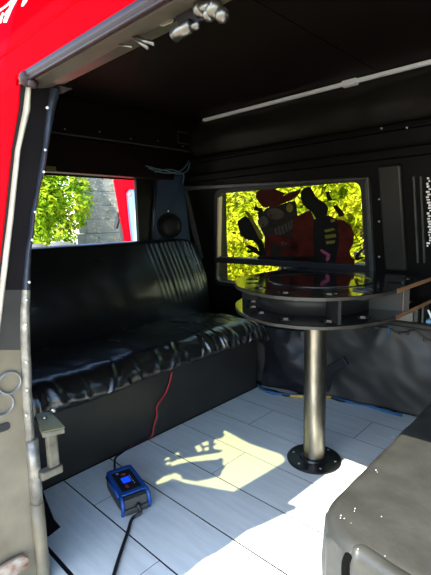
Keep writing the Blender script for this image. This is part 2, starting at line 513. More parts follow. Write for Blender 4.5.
# wide bezel round the window recess
BL0 = fwq(184, 186)[0]; BL1 = fwq(201, 258)[0]; BT = fwq(200, 184)[1]; BT2 = fwq(371, 176)[1]
XR0 = fwq(371, 180)[0]; XR1 = fwq(373, 262)[0]; BBL = fwq(201, 258)[1]
bm = NB()
bw = .028
plate(bm, [(BL0, BT), (BL0+bw, BT-bw), (BL1+bw, BBL), (BL1-.0, BBL)], [], .03, lambda a, b, c: fw(a, b, c-.03))
plate(bm, [(BL0, BT), (XR0, BT2), (XR0, BT2-.012), (BL0+bw, BT-bw)], [], .03, lambda a, b, c: fw(a, b, c-.03))
plate(bm, [(XR0-.02, BT2-.012), (XR0, BT2), (XR1+.012, -.02), (XR1-.012, -.02)], [], .03, lambda a, b, c: fw(a, b, c-.03))
tag(obj('trim_5', bm, M['greyframe'], bevel=.004), 'thin grey metal bezel round the far window recess', 'trim', None, 'structure')
# post right of the window and the dark door frame beyond it
q0, q1 = fwq(379, 166), fwq(408, 268)
bm = NB(); box(bm, q0[0], q1[0], -.022, 0, q1[1]-.01, q0[1], lambda a, c, b: fw(a, b, c))
o = struct('trim_6', bm, M['postmetal'], 'dark grey metal post panel right of the far window', 'post', bevel=.012, seg=3)
bm = NB()
for v in (198, 220, 255):
    q = fwq(377, v); lathe(bm, [(0.006, 0), (0.006, .004), (.002, .006)], fw(q[0]+.02, q[1], -.025), 8, 'y')
obj_each('rivet', bm, M['screw'], o, True)
bm = NB()
for u in (414.5, 421.5):
    a, b = fwq(u, 176), fwq(u+2, 262); box(bm, a[0]-.004, a[0]+.004, -.012, 0, b[1], a[1], lambda x, c, y: fw(x, y, c))
tag(obj('trim_7', bm, M['greyframe']), 'two thin grey vertical beads on the far door frame', 'trim', None, 'structure')
# illegible pale vertical lettering at the edge of the frame
bm = NB(); random.seed(3)
for k in range(26):
    q = fwq(428.6+random.uniform(-1.2, 2.2), 178+k*2.7); s = random.uniform(.003, .006)
    w = random.uniform(.003, .008)
    box(bm, q[0]-w, q[0]+w, -.003, 0, q[1]-s, q[1]+s*.6, lambda x, c, y: fw(x, y, c))
tag(obj('trim_8', bm, M['white']), 'small pale lettering running vertically on the black far door', 'lettering', None, 'structure')
# padded band under the ceiling and the ledge beneath it
bm = NB()


def band(u, v):
    x = -2.07 + 2.9*u
    top = Vector((x, 1.99, 1.628)); bot = Vector((x, 1.985, 1.405))
    p = top.lerp(bot, v)
    p.y -= 0.035*math.sin(PI*min(1, v*1.05)) + 0.012*nz((x*5, v*3, 1)) + 0.010*math.exp(-((x+.83+.05*v)/.02)**2)
    return p


R = [[band(i/70, j/14) for j in range(15)] for i in range(71)]
sheet(bm, R, (0, 0.02, 0))
struct('trim_9', bm, M['upholst'], 'dark padded vinyl band along the top of the far wall', 'padding', smooth=True)
bm = NB(); box(bm, -2.07, 0.9, 1.93, 2.0, 1.375, 1.402); box(bm, -2.07, 0.9, 1.945, 2.0, 1.26, 1.300)
struct('trim_10', bm, M['blackwall'], 'black ledge below the padded band on the far wall', 'ledge', bevel=.006)
bm = NB()
for x, z in ((-.69, 1.375), (-.80, 1.39)):
    lathe(bm, [(.006, 0), (.006, -.006), (.002, -.008)], (x, 1.93, z), 8, 'y')
tag(obj('trim_11', bm, M['screw'], smooth=True), 'two small screws in the ledge on the far wall', 'screws', None, 'structure')
# white conduit
bm = NB(); box(bm, at(202.5, 124, 1, 1.955).x, 0.9, 1.955, 1.982, 1.620, 1.635)
cn = obj('cable_conduit', bm, M['strip'], bevel=.003); tag(cn, 'thin white cable conduit running along the top of the far wall', 'conduit')
bm = NB(); q = at(349, 86, 1, 1.955); box(bm, q.x-.035, q.x+.035, 1.949, 1.982, 1.612, 1.638)
obj('joint_clip', bm, M['strip'], cn, bevel=.002)['label'] = 'small pale joint sleeve'

# front-end wall of the van (off to the right) closes the box
bm = NB(); plate(bm, [(.40, -.05), (2.45, -.05), (2.45, 1.70), (.40, 1.70)], [[(1.0, .95), (1.6, .95), (1.6, 1.3), (1.0, 1.3)]], .05, lambda a, b, c: Vector((.85+c, a, b)))
struct('wall_front', bm, M['blackwall'], 'black partition with an open cab window beyond the frame', 'wall')

# ---------------------------------------------------------------- door side: pillar, header, red body
def xp(z):
    return -1.12+.067*z


def atx(u, v, dx=0.0):
    z = .5
    for _ in range(12):
        p = at(u, v, 0, xp(z)+dx); z = p.z
    return p


def interp(tab, v):
    for (v0, *a), (v1, *b) in zip(tab, tab[1:]):
        if v <= v1:
            t = (v-v0)/(v1-v0); return [x+(y-x)*t for x, y in zip(a, b)]
    return list(tab[-1][1:])


PIL = [  # v, flange right, flange left, seal right, seal left, red edge
    (85, 61, 50, 31, 26, 19), (110, 56, 47, 30.5, 23, 17), (150, 48, 42, 20.5, 15, 10), (215, 36, 31, 14, 8, 3.5),
    (250, 32, 26, 10, 3.5, -.5), (290, 29.5, 21, 5, -1, -5), (330, 29.5, 20, 0, -6, -10), (370, 31, 21, -5, -12, -16),
    (412, 33, 23, -11, -18, -22), (443, 35, 25.5, -15, -22, -26), (503, 41, 33, -23, -30, -34), (575, 48, 39, -33, -40, -44), (640, 55, 45, -43, -50, -54)]
VS = [85, 97, 110, 130, 150, 170, 190, 215, 235, 250, 270, 290, 310, 330, 350, 370, 390, 412, 430, 443, 470, 503, 540, 575, 640]


def colm(i, vs=VS):
    return [atx(interp(PIL, v)[i], v) for v in vs]


cFR, cFL, cSR, cSL, cRE = [colm(i) for i in range(5)]


def strip(name, A, B, thick, m, label, parent=None, n=4, bump=None):
    bm = NB(); R = []
    for a, b in zip(A, B):
        R.append([a.lerp(b, k/(n-1)) + (bump(k/(n-1), a) if bump else Vector()) for k in range(n)])
    sheet(bm, R, thick)
    o = obj(name, bm, m, parent, smooth=True)
    o.modifiers.new('edge', 'EDGE_SPLIT').split_angle = math.radians(40)
    return o


tw = (-.04, 0, 0)
VS = VS; i1 = VS.index(350)  # three jamb tones step from painted shade above to sunlit tone below
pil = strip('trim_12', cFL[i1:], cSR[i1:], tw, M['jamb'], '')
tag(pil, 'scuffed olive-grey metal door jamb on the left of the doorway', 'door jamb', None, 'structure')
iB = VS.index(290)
o = strip('jamb_upper', cFL[:iB+1], cSR[:iB+1], tw, M['jambdark'], '', pil); o['label'] = 'upper jamb face in deep painted shade'
strip('jamb_middle', cFL[iB:i1+1], cSR[iB:i1+1], tw, M['jambhalfshade'], '', pil)['label'] = 'middle of the jamb in lighter painted shade'
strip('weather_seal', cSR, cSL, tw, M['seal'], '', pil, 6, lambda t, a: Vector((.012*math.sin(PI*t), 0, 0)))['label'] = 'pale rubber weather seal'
strip('seal_channel', cSL, cRE, tw, M['rubber'], '', pil)
iA = VS.index(290)


def fb(t, a):
    return Vector((.010*math.sin(PI*t)+.006*nz((a.x*9, a.y*9, a.z*28)), .004*nz((3, a.y*5, a.z*22)), 0))


i443 = VS.index(443)
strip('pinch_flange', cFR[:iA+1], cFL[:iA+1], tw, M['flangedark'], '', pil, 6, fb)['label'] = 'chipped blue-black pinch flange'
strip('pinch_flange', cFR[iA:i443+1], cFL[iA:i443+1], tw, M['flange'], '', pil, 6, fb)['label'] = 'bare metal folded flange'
A = [atx(35+(v-443)*.105, v) for v in (443, 470, 500, 503)]; B = [atx(28+(v-443)*.1, v) for v in (443, 470, 500, 503)]
bm = NB(); tube(bm, [atx(u, v, .004) for u, v in ((32, 440), (34.5, 470), (37.3, 505))], .016, 12)
obj('edge_tube', bm, M['flange'], pil, smooth=True)['label'] = 'blue-grey dented edge tube'
bm = NB(); tube(bm, [atx(u, v, .008) for u, v in ((37, 503), (40.5, 540), (44, 575), (50, 640))], .018, 12)
obj('edge_tube', bm, M['jamb'], pil, smooth=True)['label'] = 'olive lower edge tube'
bm = NB(); random.seed(5)
for u, v in ((43.5, 172), (45, 150), (35, 212), (32, 240), (26, 300), (25, 325), (26, 362), (26.5, 390), (25.8, 415), (29, 282), (47, 108)):
    lathe(bm, [(.0035, 0), (.0035, .004), (.001, .006)], atx(u, v, .012), 7, 'x')
obj_each('paint_chip', bm, M['white'], pil, True, label='small white paint chip')
# two ringed holes and a slot in the jamb
for (u, v, r) in ((8.5, 382, .030), (1, 404, .030)):
    c = atx(u, v)
    bm = NB(); prof = [(r*.80, .002), (r*.82, .009), (r*.90, .012), (r, .008), (r*1.02, -.002)]
    lathe(bm, prof, c, 24, 'x', False, False); rg = obj('hole_ring', bm, M['ringmetal'], pil, smooth=True)
    bm = NB(); lathe(bm, [(r*.80, .001), (r*.80, .003)], c, 24, 'x'); obj('hole_disc', bm, M['jamb'], pil)
c = atx(3, 427); bm = NB()
prism(bm, [c+Vector((.002, y, z)) for y, z in [(p[0], p[1]) for p in rrect(-.016, .016, -.010, .010, .009)]], (.003, 0, 0)); obj('slot_hole', bm, M['rubber'], pil)
bm = NB()
P = [atx(u, v, .01) for u, v in ((-6, 570), (5, 562), (22, 553.5), (27.5, 556), (28, 563), (16, 572), (0, 590), (-8, 590))]
prism(bm, P, (.012, 0, 0)); obj('latch_plate', bm, M['rust'], pil, bevel=.003)['label'] = 'rusty worn latch plate'

# inner lining behind the pillar
bm = NB()
R = [[p+Vector((-.045, .0, 0)), p+Vector((-.3, .01, 0)), p+Vector((-1.25, .01, 0))] for p in reversed(cFR)]
sheet(bm, R, (0, -.03, 0)); box(bm, -2.35, -1.0, .52, .56, 1.33, 1.70)
struct('wall_door_side', bm, M['blackwall'], 'black inner lining beside the doorway pillar', 'wall')
# red outer panels
bm = NB()
R = [[p+Vector((.002, 0, 0)), p+Vector((-.10, -.012, 0)), p+Vector((-.5, -.02, 0)), p+Vector((-1.4, -.02, 0))] for p in reversed(cRE)]
sheet(bm, R, (-.01, .02, 0))
zb = cRE[-1]; box(bm, -2.5, -1.13, .26, .31, -.45, zb.z+.01)
rp = struct('wall_red_side', bm, M['red'], 'red outer side panel left of the doorway seal', 'body panel', smooth=False)
bm = NB()
hA, hAz = .45, 1.342


def redtop(x, z):
    return Vector((x, hA+.20*(z-hAz), z))


R = [[redtop(-2.5, z), redtop(-1.6, z), redtop(-1.0, z), redtop(0.95, z)] for z in (hAz, 1.40, 1.48, 1.6, 1.72)]
sheet(bm, R, (0, .03, 0))
R = [[(-2.5, hA-.003, 1.30), (-1.06, hA-.003, 1.30)], [(-2.5, hA-.001, hAz+.01), (-1.06, hA-.001, hAz+.01)]]
sheet(bm, R, (0, .02, 0))
rt = struct('wall_red_top', bm, M['red'], 'red body panel above the side doorway with white brush lettering', 'body panel')
# raised crease line on the red panel
bm = NB(); tube(bm, [redtop(x, 1.425)+Vector((0, .001, 0)) for x in (-2.2, .9)], .004, 8); obj('body_crease', bm, M['red'], rt, smooth=True)


def redq(u, v):
    n = Vector((0, -1, .20)).normalized(); p = atp(u, v, redtop(0, hAz), n)
    return p + n*.001


bm = NB(); S = 7.18
for poly in ([(0, 70), (0, 90), (60, 45), (110, 0), (85, 0), (45, 40)], [(82, 0), (128, 0), (95, 60), (50, 165), (28, 163), (30, 150), (70, 60)],
             [(0, 172), (12, 168), (32, 95), (22, 92), (0, 140)], [(172, 0), (202, 0), (200, 10), (172, 48), (158, 50), (158, 40)],
             [(45, 90), (35, 110), (55, 120), (75, 60)]):
    prism(bm, [redq(x/S, y/S) for x, y in poly], Vector((0, -.001, .0002)))
obj_each('brush_stroke', bm, M['white'], rt, label='white brushed lettering stroke')

# header over the doorway: gutter face + underside
X0, X1 = -1.03, 0.78
bm = NB(); prism(bm, [(X0, hA-.004, hAz+.006), (X0, hA-.008, 1.336), (X0, hA-.002, 1.323), (X0, hA+.03, 1.330), (X0, hA+.03, hAz)], (X1-X0, 0, 0))
gt = struct('trim_13', bm, M['gutter'], 'purple-grey rain gutter lip over the side doorway', 'gutter', bevel=.003)
bm = NB(); tube(bm, [(X0, hA-.004, 1.325), (X1, hA-.004, 1.325)], .0035, 8); obj('gutter_lip', bm, M['gutter'], gt, smooth=True)
bm = NB(); prism(bm, [(X0, hA+.004, 1.322), (X0, .49, 1.322), (X0, .54, 1.337), (X0, .55, 1.345), (X0, .57, 1.66), (X0, .545, 1.66), (X0, hA+.02, 1.36)], (X1-X0, 0, 0))
hd = struct('trim_14', bm, M['header'], 'olive-grey metal header under the top of the doorway', 'header', bevel=.004)
bm = NB()
c = at(28, 78, 1, hA-.01)
for (r_, q) in ((.018, at(27, 79, 1, .45)), (.012, at(33, 83, 1, .455))):
    bmesh.ops.create_icosphere(bm, subdivisions=2, radius=r_, matrix=Matrix.Translation(q))
obj_each('corner_sealant', bm, M['gutter'], hd, True)
# right jamb of the doorway, out of view
bm = NB(); box(bm, .76, .9, .40, .50, -.05, 1.40)
struct('trim_15', bm, M['blackwall'], 'black body side to the right of the doorway', 'wall')
bm = NB(); box(bm, -1.3, .4, .24, .30, -.25, -.005)
struct('trim_16', bm, M['sub'], 'dark door sill below the pillar', 'sill')

# latch hardware on the header
def hq(u, v):
    y = .50
    return at(u, v, 1, y)


lt = empty('door_latch', hq(200, 22), 'silver bolt latch fixed under the header at the top of the doorway', 'latch')


def bar(bm, pts, r, n=10):
    tube(bm, [hq(u, v)-Vector((0, .015, .012)) for u, v in pts], r, n)


bm = NB(); bar(bm, ((181, 31), (187, 25.5), (198, 20.5)), .010); bar(bm, ((198, 22), (206, 19)), .006); obj('bolt', bm, M['chrome'], lt, smooth=True)
bm = NB(); P = [hq(u, v)+Vector((0, -.012, -.008)) for u, v in ((163, 22), (172, 14), (179, 15), (178, 20), (168, 24))]; prism(bm, P, (0, .02, .01)); obj('keeper_plate', bm, M['bracket'], lt, bevel=.002)
bm = NB(); P = [hq(u, v)+Vector((0, -.012, -.008)) for u, v in ((178, 8), (205, 0), (215, 2), (214, 16), (200, 20), (184, 24))]; prism(bm, P, (0, .02, .01)); obj('latch_plate', bm, M['jambdark'], lt, bevel=.002)
bm = NB()
for k, (u, v) in enumerate(((206, 4), (214, 9), (219, 4), (227, 10))):
    bmesh.ops.create_icosphere(bm, subdivisions=2, radius=.011 if k % 2 else .014, matrix=Matrix.Translation(hq(u, v)-Vector((0, .01, .01))))
bar(bm, ((205, 3), (222, 0)), .008); obj_each('hinge_knuckle', bm, M['chrome'], lt, True)
bm = NB(); bar(bm, ((139.5, 32.5), (155, 43)), .0035); bar(bm, ((143, 33), (161, 39)), .0035); bar(bm, ((124, 40), (139, 42)), .002)
wt = obj('wire_clip', bm, M['chrome'], smooth=True); tag(wt, 'bent wire clip on the header left of the silver latch', 'clip')

# striker bracket on the pillar
bk = empty('striker_bracket', atx(50, 470), 'small steel striker bracket bolted to the lower left pillar', 'bracket')
bm = NB()
T = [atx(u, v, d) for u, v, d in ((36, 416, 0.03), (51, 413, 0.03), (65.5, 427, 0.03), (43, 433, 0.03))]
zt = sum(p.z for p in T)/4
T = [at(u, v, 2, zt) for u, v in ((35, 415), (50.5, 412.5), (65, 428), (42, 433))]
prism(bm, T, (0, 0, .003)); obj('top_plate', bm, M['brackettop'], bk)['label'] = 'olive top face'
bm = NB(); prism(bm, [p-Vector((0, 0, .001)) for p in T], (0, 0, -.014)); obj('plate_block', bm, M['bracket'], bk, bevel=.003)
bm = NB(); a = at(48, 440, 0, T[2].x-.03); b = at(48, 476, 0, T[2].x-.03)
box(bm, a.x-.010, a.x+.008, a.y-.006, a.y+.024, b.z, a.z+.02); obj('post', bm, M['bracket'], bk, bevel=.006)
bm = NB(); a = at(42, 476, 0, T[2].x-.03); b = at(60, 468, 0, T[2].x-.03)
box(bm, a.x-.012, a.x+.012, a.y-.006, b.y+.004, a.z-.010, a.z+.014); obj('lower_arm', bm, M['bracket'], bk, bevel=.004)
bm = NB(); lathe(bm, [(.006, 0), (.006, .004), (.002, .006)], T[0].lerp(T[2], .35)+Vector((0, 0, .003)), 10)
lathe(bm, [(.008, 0), (.008, .010), (.003, .013)], T[1]+Vector((.005, .005, .002)), 10)
obj_each('screw', bm, M['screw'], bk, True)

# ================================================================== BENCH AT THE REAR
bench = empty('bench_seat', (-1.75, 1.28, 0), 'long black glossy vinyl bench seat with backrest across the rear', 'bench')
bm = NB(); box(bm, -2.15, -1.515, 0.57, 1.93, 0.0, 0.31)
obj('box_base', bm, M['boxpaint'], bench, bevel=.004)['label'] = 'satin black panelled box'
random.seed(11)
FOLDS = []
y = .60
while y < 2.05:
    far = y > 1.35
    FOLDS.append((y, random.uniform(.010, .020)*(0.75 if far else 1.15), random.uniform(-.18, .18), random.uniform(.5, 1.0)*(1.0 if far else .85), random.uniform(.35, .95) if far else random.uniform(.18, .5)))
    y += random.uniform(.035, .065) if far else random.uniform(.05, .12)


def seat(u, v):
    """u along y, v round the section: bottom front -> over the front -> top -> back"""
    y = .57 + 1.46*u
    fx = -1.465 + .012*math.sin(7*u+.5) + .012*nz((y*5, 2, 0))
    # section polyline with rounding
    s = v
    zb = .298 + .010*nz((y*7, 5, 5))
    if s < .18:
        t = s/.18; p = Vector((fx-.05+.05*math.sin(t*PI/2), y, zb+.035*(1-math.cos(t*PI/2))))
    elif s < .48:
        t = (s-.18)/.30; a = t*PI/2
        p = Vector((fx-.12*(1-math.cos(min(a, PI/2-1e-6))**.8), y, zb+.035+.095*math.sin(a)**1.05))
    else:
        t = (s-.48)/.52
        p = Vector((fx-.12-(.46)*t, y, zb+.13+.014*math.sin(PI*t)-.03*t*t))
    n = Vector((.6 if s < .48 else .1, 0, .3 if s < .48 else 1)).normalized()
    d = 0
    for (y0, w, sk, am, ln) in FOLDS:
        yy = y - y0 - sk*(v-.15)
        e = math.exp(-(yy/w)**2) - .55*math.exp(-((yy-w*1.5)/(w*1.1))**2)
        d += am*.019*e*max(0, 1-max(0, v-.10)/ln)**1.3*(min(1, v/.08))
    d += .008*nz((y*4, v*2.5, 3)) + (.005 if v < .5 else .005*max(0, 1-(v-.5)*4))*nz((y*14+v*6, v*7, 9))
    if y > 1.85:
        p.z -= .10*((y-1.85)/.2)**2
    return p + n*d


bm = NB(); V = grid(bm, 300, 64, seat)
for row, rev in ((V[0], False), (V[-1], True)):
    pass
o = obj('seat_cushion', bm, M['vinyl'], bench, smooth=True)
o.modifiers.new('thick', 'SOLIDIFY').thickness = .012
o['label'] = 'wrinkled glossy black cushion cover'
random.seed(4)
PLE = [(1.56+.036*k+random.uniform(-.004, .004), .010, random.uniform(.5, 1)) for k in range(16)]


def back(u, v):
    """front face v 0..0.7 bottom -> top, then over the top and down the back"""
    y = .57 + 1.46*u
    top = .890+.006*math.sin(3*u)+.006*nz((y*4, 0, 8))
    e = max(0, (y-1.86)/.19)
    top -= .05*e**2
    if v < .72:
        t = v/.72; p = Vector((-1.965-.10*t+.035*math.sin(PI*t), y, .40+(top-.02-.40)*t))
    elif v < .86:
        t = (v-.72)/.14; a = t*PI; p = Vector((-2.065-.045*(1-math.cos(a)), y, top-.02+.022*math.sin(a)))
    else:
        t = (v-.86)/.14; p = Vector((-2.158, y, top-.02-.45*t))
    d = 0
    for y0, w, a in PLE:
        yy = y - y0 - .10*max(0, 1-v/.72)**1.5
        d += a*.008*math.exp(-(yy/w)**2)*max(0, min(1, (v-.10)*3))*(1 if v < .8 else 0)*min(1, max(0, (y-1.5)/.2))
    d += .010*nz((y*3, v*2, 20)) + .003*nz((y*9, v*9, 2))
    p.x += d - .05*e**2
    return p


bm = NB(); grid(bm, 260, 60, back)
o = obj('backrest', bm, M['backvinyl'], bench, smooth=True); o.modifiers.new('thick', 'SOLIDIFY').thickness = .012
o['label'] = 'tall black padded backrest with pleats at its far end'
# corner piping seam between seat and backrest
bm = NB(); tube(bm, [at(30, 349, 2, .415)+Vector((.03, 0, .012)), at(55, 344, 2, .415)+Vector((.03, 0, .012)), at(79, 338, 2, .415)+Vector((.03, 0, .012))], .004, 8)
obj('seam_piping', bm, M['greyframe'], bench, smooth=True)['label'] = 'pale worn seam line'

# ---------------------------------------------------------------- corner panel with round speaker
bm = NB()
c0, c1, c2, c3 = at(152, 242, 0, -2.19), at(156, 178, 0, -2.19), at(183, 178, 0, -2.10), at(192, 242, 0, -2.10)
prism(bm, [c0-Vector((0, 0, .1)), c1, c2+Vector((0, 0, .02)), c3-Vector((0, 0, .1))], (-.02, 0, 0))
cp = struct('trim_17', bm, M['bluepanel'], 'navy corner panel between the rear opening and the far window', 'panel', bevel=.004)
bm = NB(); tube(bm, [c0+Vector((.0, -.004, -.05)), c1+Vector((0, -.004, 0))], .012, 8); obj('panel_edge', bm, M['flangedark'], cp, smooth=True)
sc_ = at(169.5, 226, 0, -2.135)
sp = empty('round_speaker', sc_, 'round dark speaker set into the navy corner panel', 'speaker')
nrm = (c2-c1).cross(c0-c1).normalized(); nrm = nrm if nrm.x > 0 else -nrm
qr = Vector((1, 0, 0)).rotation_difference(nrm)
cen = atp(169.5, 226, c1, nrm)


def lathe_n(bm, prof, n=28):
    b2 = NB(); lathe(b2, prof, (0, 0, 0), n, 'x', True, True)
    bmesh.ops.rotate(b2, verts=b2.verts, cent=(0, 0, 0), matrix=qr.to_matrix()); bmesh.ops.translate(b2, verts=b2.verts, vec=cen)
    me = bpy.data.meshes.new('t'); b2.to_mesh(me); b2.free(); bm.from_mesh(me); bpy.data.meshes.remove(me)


bm = NB(); lathe_n(bm, [(.083, -.004), (.083, .008), (.076, .012), (.074, .006)]); obj('speaker_ring', bm, M['decblack'], sp, smooth=True)
bm = NB(); lathe_n(bm, [(.074, .002), (.07, .010), (.03, .014), (.012, .016)]); obj('speaker_grille', bm, M['blackwall'], sp, smooth=True)
bm = NB()
for u, v in ((168, 211), (156, 241)):
    lathe(bm, [(.004, 0), (.004, .004)], atp(u, v, c1, nrm), 8, 'x')
obj_each('screw', bm, M['screw'], sp)
# blue cable bundle over the corner panel
for k in range(3):
    bm = NB()
    P = [at(u, v, 0, -2.02) for u, v in (((149, 168), (160, 172), (170, 173), (180, 171), (186, 166), (189, 160)), ((146, 166), (158, 169), (168, 171), (178, 174), (187, 171), (190, 163)), ((155, 172), (163, 170), (172, 169.5), (181, 173), (184, 176), (183, 183)))[k]]
    tube(bm, smooth_path(P, 5), .004, 7)
    o = obj('electric_cable' + ('' if k == 0 else '.%03d' % k), bm, M['cable_pale'], smooth=True)
    tag(o, ['pale blue cable over the corner panel, uppermost of three', 'pale blue cable over the corner panel, middle of three', 'pale blue cable over the corner panel, lowest of three'][k], 'cable', 'blue cables above the corner panel')

# ---------------------------------------------------------------- red rear door seen through the opening
yd = 2.45
rd = empty('vehicle_door', (-3.5, yd, -.6), 'red vehicle door with pale blue glass seen through the rear opening', 'vehicle door')


def dq(u, v, y=yd):
    return at(u, v, 1, y)


outer = [(113, 180), (116, 178), (131, 179), (135.8, 184), (138.5, 249), (124.6, 249), (121, 225)]
inner = [(124.5, 191.5), (127, 189.5), (135.4, 189.5), (137.2, 249), (130.5, 249), (127, 220)]
bm = NB()
OW = [dq(*p) for p in outer]; IW = [dq(*p) for p in inner]
plate(bm, [(p.x, p.z) for p in OW], [[(p.x, p.z) for p in IW]], .05, lambda a, b, c: Vector((a, yd+c, b)))
z0 = OW[4].z
box(bm, OW[5].x-.1, OW[4].x+.5, yd, yd+.05, -.6, z0+.003); box(bm, OW[4].x-.01, OW[4].x+.5, yd, yd+.05, z0, OW[2].z)
obj('door_frame', bm, M['red'], rd, bevel=.004)['label'] = 'red painted door frame'
bm = NB(); plate(bm, [(p.x, p.z) for p in IW], [], .006, lambda a, b, c: Vector((a, yd+.02+c, b))); gl = obj('door_glass', bm, M['paneblue'], rd)
bm = NB(); P = [dq(u, v, yd+.018) for u, v in ((135.2, 190), (137.3, 190), (138.6, 249), (133.5, 249))]; prism(bm, P, (0, .004, 0)); obj('glass_edge', bm, M['paleframe'], rd)
bm = NB(); q = dq(129.3, 194.5, yd+.016); prism(bm, [q+Vector((x, 0, z)) for x, z in [(.034*math.cos(a*PI/8), .019*math.sin(a*PI/8)) for a in range(16)]], (0, .002, 0)); st = obj('oval_sticker', bm, M['oval'], gl)
bm = NB()
for dx in (-.014, 0, .014):
    plate(bm, rrect(q.x+dx-.005, q.x+dx+.005, q.z-.007, q.z+.007, .003, 2), [rrect(q.x+dx-.0025, q.x+dx+.0025, q.z-.004, q.z+.004, .0015, 2)], .001, lambda a, b, c: Vector((a, yd+.0145+c, b)))
obj_each('sticker_letter', bm, M['white'], gl)
bm = NB(); P = [dq(u, v, yd-.01) for u, v in ((117.5, 212), (115, 219), (113.5, 228), (116, 229), (118.5, 221))]; prism(bm, P, (0, .02, 0))
P = [dq(u, v, yd-.01) for u, v in ((119.3, 219), (119.5, 233), (122.5, 246), (124.5, 246), (122, 230))]; prism(bm, P, (0, .02, 0)); obj('door_handle', bm, M['rubber'], rd, bevel=.003)

# ================================================================== TABLE
tb = empty('cup_holder_table', (-.848, 1.466, 0), 'two-tier black table with round end and cup holes on a steel pole', 'table')
CX, CY, RT = -.968, 1.635, .372
YE = 2.105


RAD = [(0, .378), (-9, .380), (-23, .385), (-39, .398), (-54, .410), (-65, .407), (-77, .398), (-96, .372), (-112, .352), (-135, .338), (-161, .346), (-180, .368)]


def rad(a):
    d = math.degrees(a)
    for (a0, r0), (a1, r1) in zip(RAD, RAD[1:]):
        if d >= a1-1e-6:
            t = (d-a0)/(a1-a0); t = t*t*(3-2*t); return r0+(r1-r0)*t
    return RAD[-1][1]


def stadium(r, n=48, ye=YE):
    e = r-RT
    o = [(CX+rad(0)+e, ye)]
    o += [(CX+(rad(a)+e)*math.cos(a), CY+(rad(a)+e)*math.sin(a)) for a in [-PI*k/n for k in range(n+1)]]
    o.append((CX-rad(-PI)-e, ye)); return o


ring = []
for k in range(6):
    a = math.radians(-22-27.2*k); ring.append((CX+(rad(a)-.075)*math.cos(a), CY+(rad(a)-.075)*math.sin(a)))
ring += [(CX+.312, CY+.14+.155*k) for k in range(3)] + [(CX-.30, CY+.02+.13*k) for k in range(4)]
holes = [circ(x, y, .030) for x, y in ring]
for nm, zt, th in (('upper_top', .73, .015), ('lower_shelf', .626, .014)):
    hs = list(holes)
    if nm == 'upper_top': hs.append(circ(CX+.015, CY+.04, .222, 48))
    bm = NB(); plate(bm, stadium(RT), hs, th-.001, lambda a, b, c: Vector((a, b, zt-c)))
    tp = obj(nm, bm, M['tabletop'], tb, bevel=.002, seg=1)
    # worn edge band, round the curve and the left side
    bm = NB(); o_ = stadium(RT+.002); i_ = stadium(RT-.001)
    for a in range(1, len(o_)-1):
        p = [(o_[a], zt-.002), (o_[a+1], zt-.002), (i_[a+1], zt-.002), (i_[a], zt-.002)]
        q = [bm.verts.new((x[0], x[1], z)) for x, z in p]+[bm.verts.new((x[0], x[1], zt-th+.001)) for x, z in p]
        bm.faces.new(q[:4]); bm.faces.new(q[4:]); bm.faces.new((q[0], q[1], q[5], q[4])); bm.faces.new((q[2], q[3], q[7], q[6]))
    bmesh.ops.remove_doubles(bm, verts=bm.verts, dist=1e-5)
    obj('edge_band', bm, M['tableedge'], tp)['label'] = 'worn grey-brown edge'
    bm = NB(); box(bm, CX+.378-.002, CX+.378+.003, CY-.02, YE, zt-th, zt+.0005); obj('plywood_edge', bm, M['rawply'], tp)['label'] = 'bare orange plywood edge'
first = None
for zt in (.73, .626):
    for x, y in ring:
        if first is None:
            bm = NB()
            lathe(bm, [(.0375, 0), (.037, .004), (.033, .0055), (.0295, .003), (.0285, -.012), (.027, -.034), (.0, -.036)], (0, 0, 0), 24, 'z', False, False)
            first = obj('cup_holder', bm, M['cuplip'], tb, smooth=True); c_ = first
        else:
            c_ = first.copy(); col.objects.link(c_); c_.parent = tb
        c_.location = (x, y, zt)
bm = NB(); lathe(bm, [(.228, .0005), (.228, .003), (.224, .0045), (.219, .002)], (CX+.015, CY+.04, .73), 56, 'z', False, False); obj('glass_rim', bm, M['cup'], tb, smooth=True)
bm = NB(); lathe(bm, [(.222, -.010), (.222, .001)], (CX+.015, CY+.04, .73), 56); obj('glass_inset', bm, M['glass_dark'], tb)['label'] = 'round dark glass panel'
bm = NB()
for k in range(29):
    a0, a1 = -PI*k/28, -PI*(k+1)/28
Rw = []
for k in range(33):
    a = math.radians(20)-(PI+math.radians(40))*k/32
    Rw.append([(CX+.245*math.cos(a), CY+.245*math.sin(a), .626), (CX+.245*math.cos(a), CY+.245*math.sin(a), .709)])
V = [[bm.verts.new(p) for p in r] for r in Rw]
for i in range(32):
    bm.faces.new((V[i][0], V[i+1][0], V[i+1][1], V[i][1]))
o = obj('inner_wall', bm, M['divider'], tb, smooth=True); o.modifiers.new('t', 'SOLIDIFY').thickness = .01
for ang in (-165, -45, 14):
    a = math.radians(ang); d = Vector((math.cos(a), math.sin(a), 0)); t = Vector((-d.y, d.x, 0))*.006
    p0 = Vector((CX, CY, .626))+d*.245; p1 = Vector((CX, CY, .626))+d*(rad(a)-.01)
    bm = NB(); prism(bm, [p0-t, p1-t, p1+t, p0+t], (0, 0, .089)); obj('divider', bm, M['divider'], tb)
a = math.radians(14); px_, py_ = CX+(rad(0)-.006)*math.cos(a), CY+(rad(0)-.006)*math.sin(a)
bm = NB(); box(bm, px_-.005, px_+.007, py_-.005, py_+.005, .626, .715); obj('plywood_post', bm, M['rawply'], tb)['label'] = 'bare orange plywood post'
bm = NB(); lathe(bm, [(.0445, .006), (.0445, .611)], (-.848, 1.466, 0), 40); o = obj('pole', bm, M['pole'], tb, smooth=True); o.modifiers.new('e', 'EDGE_SPLIT').split_angle = .6
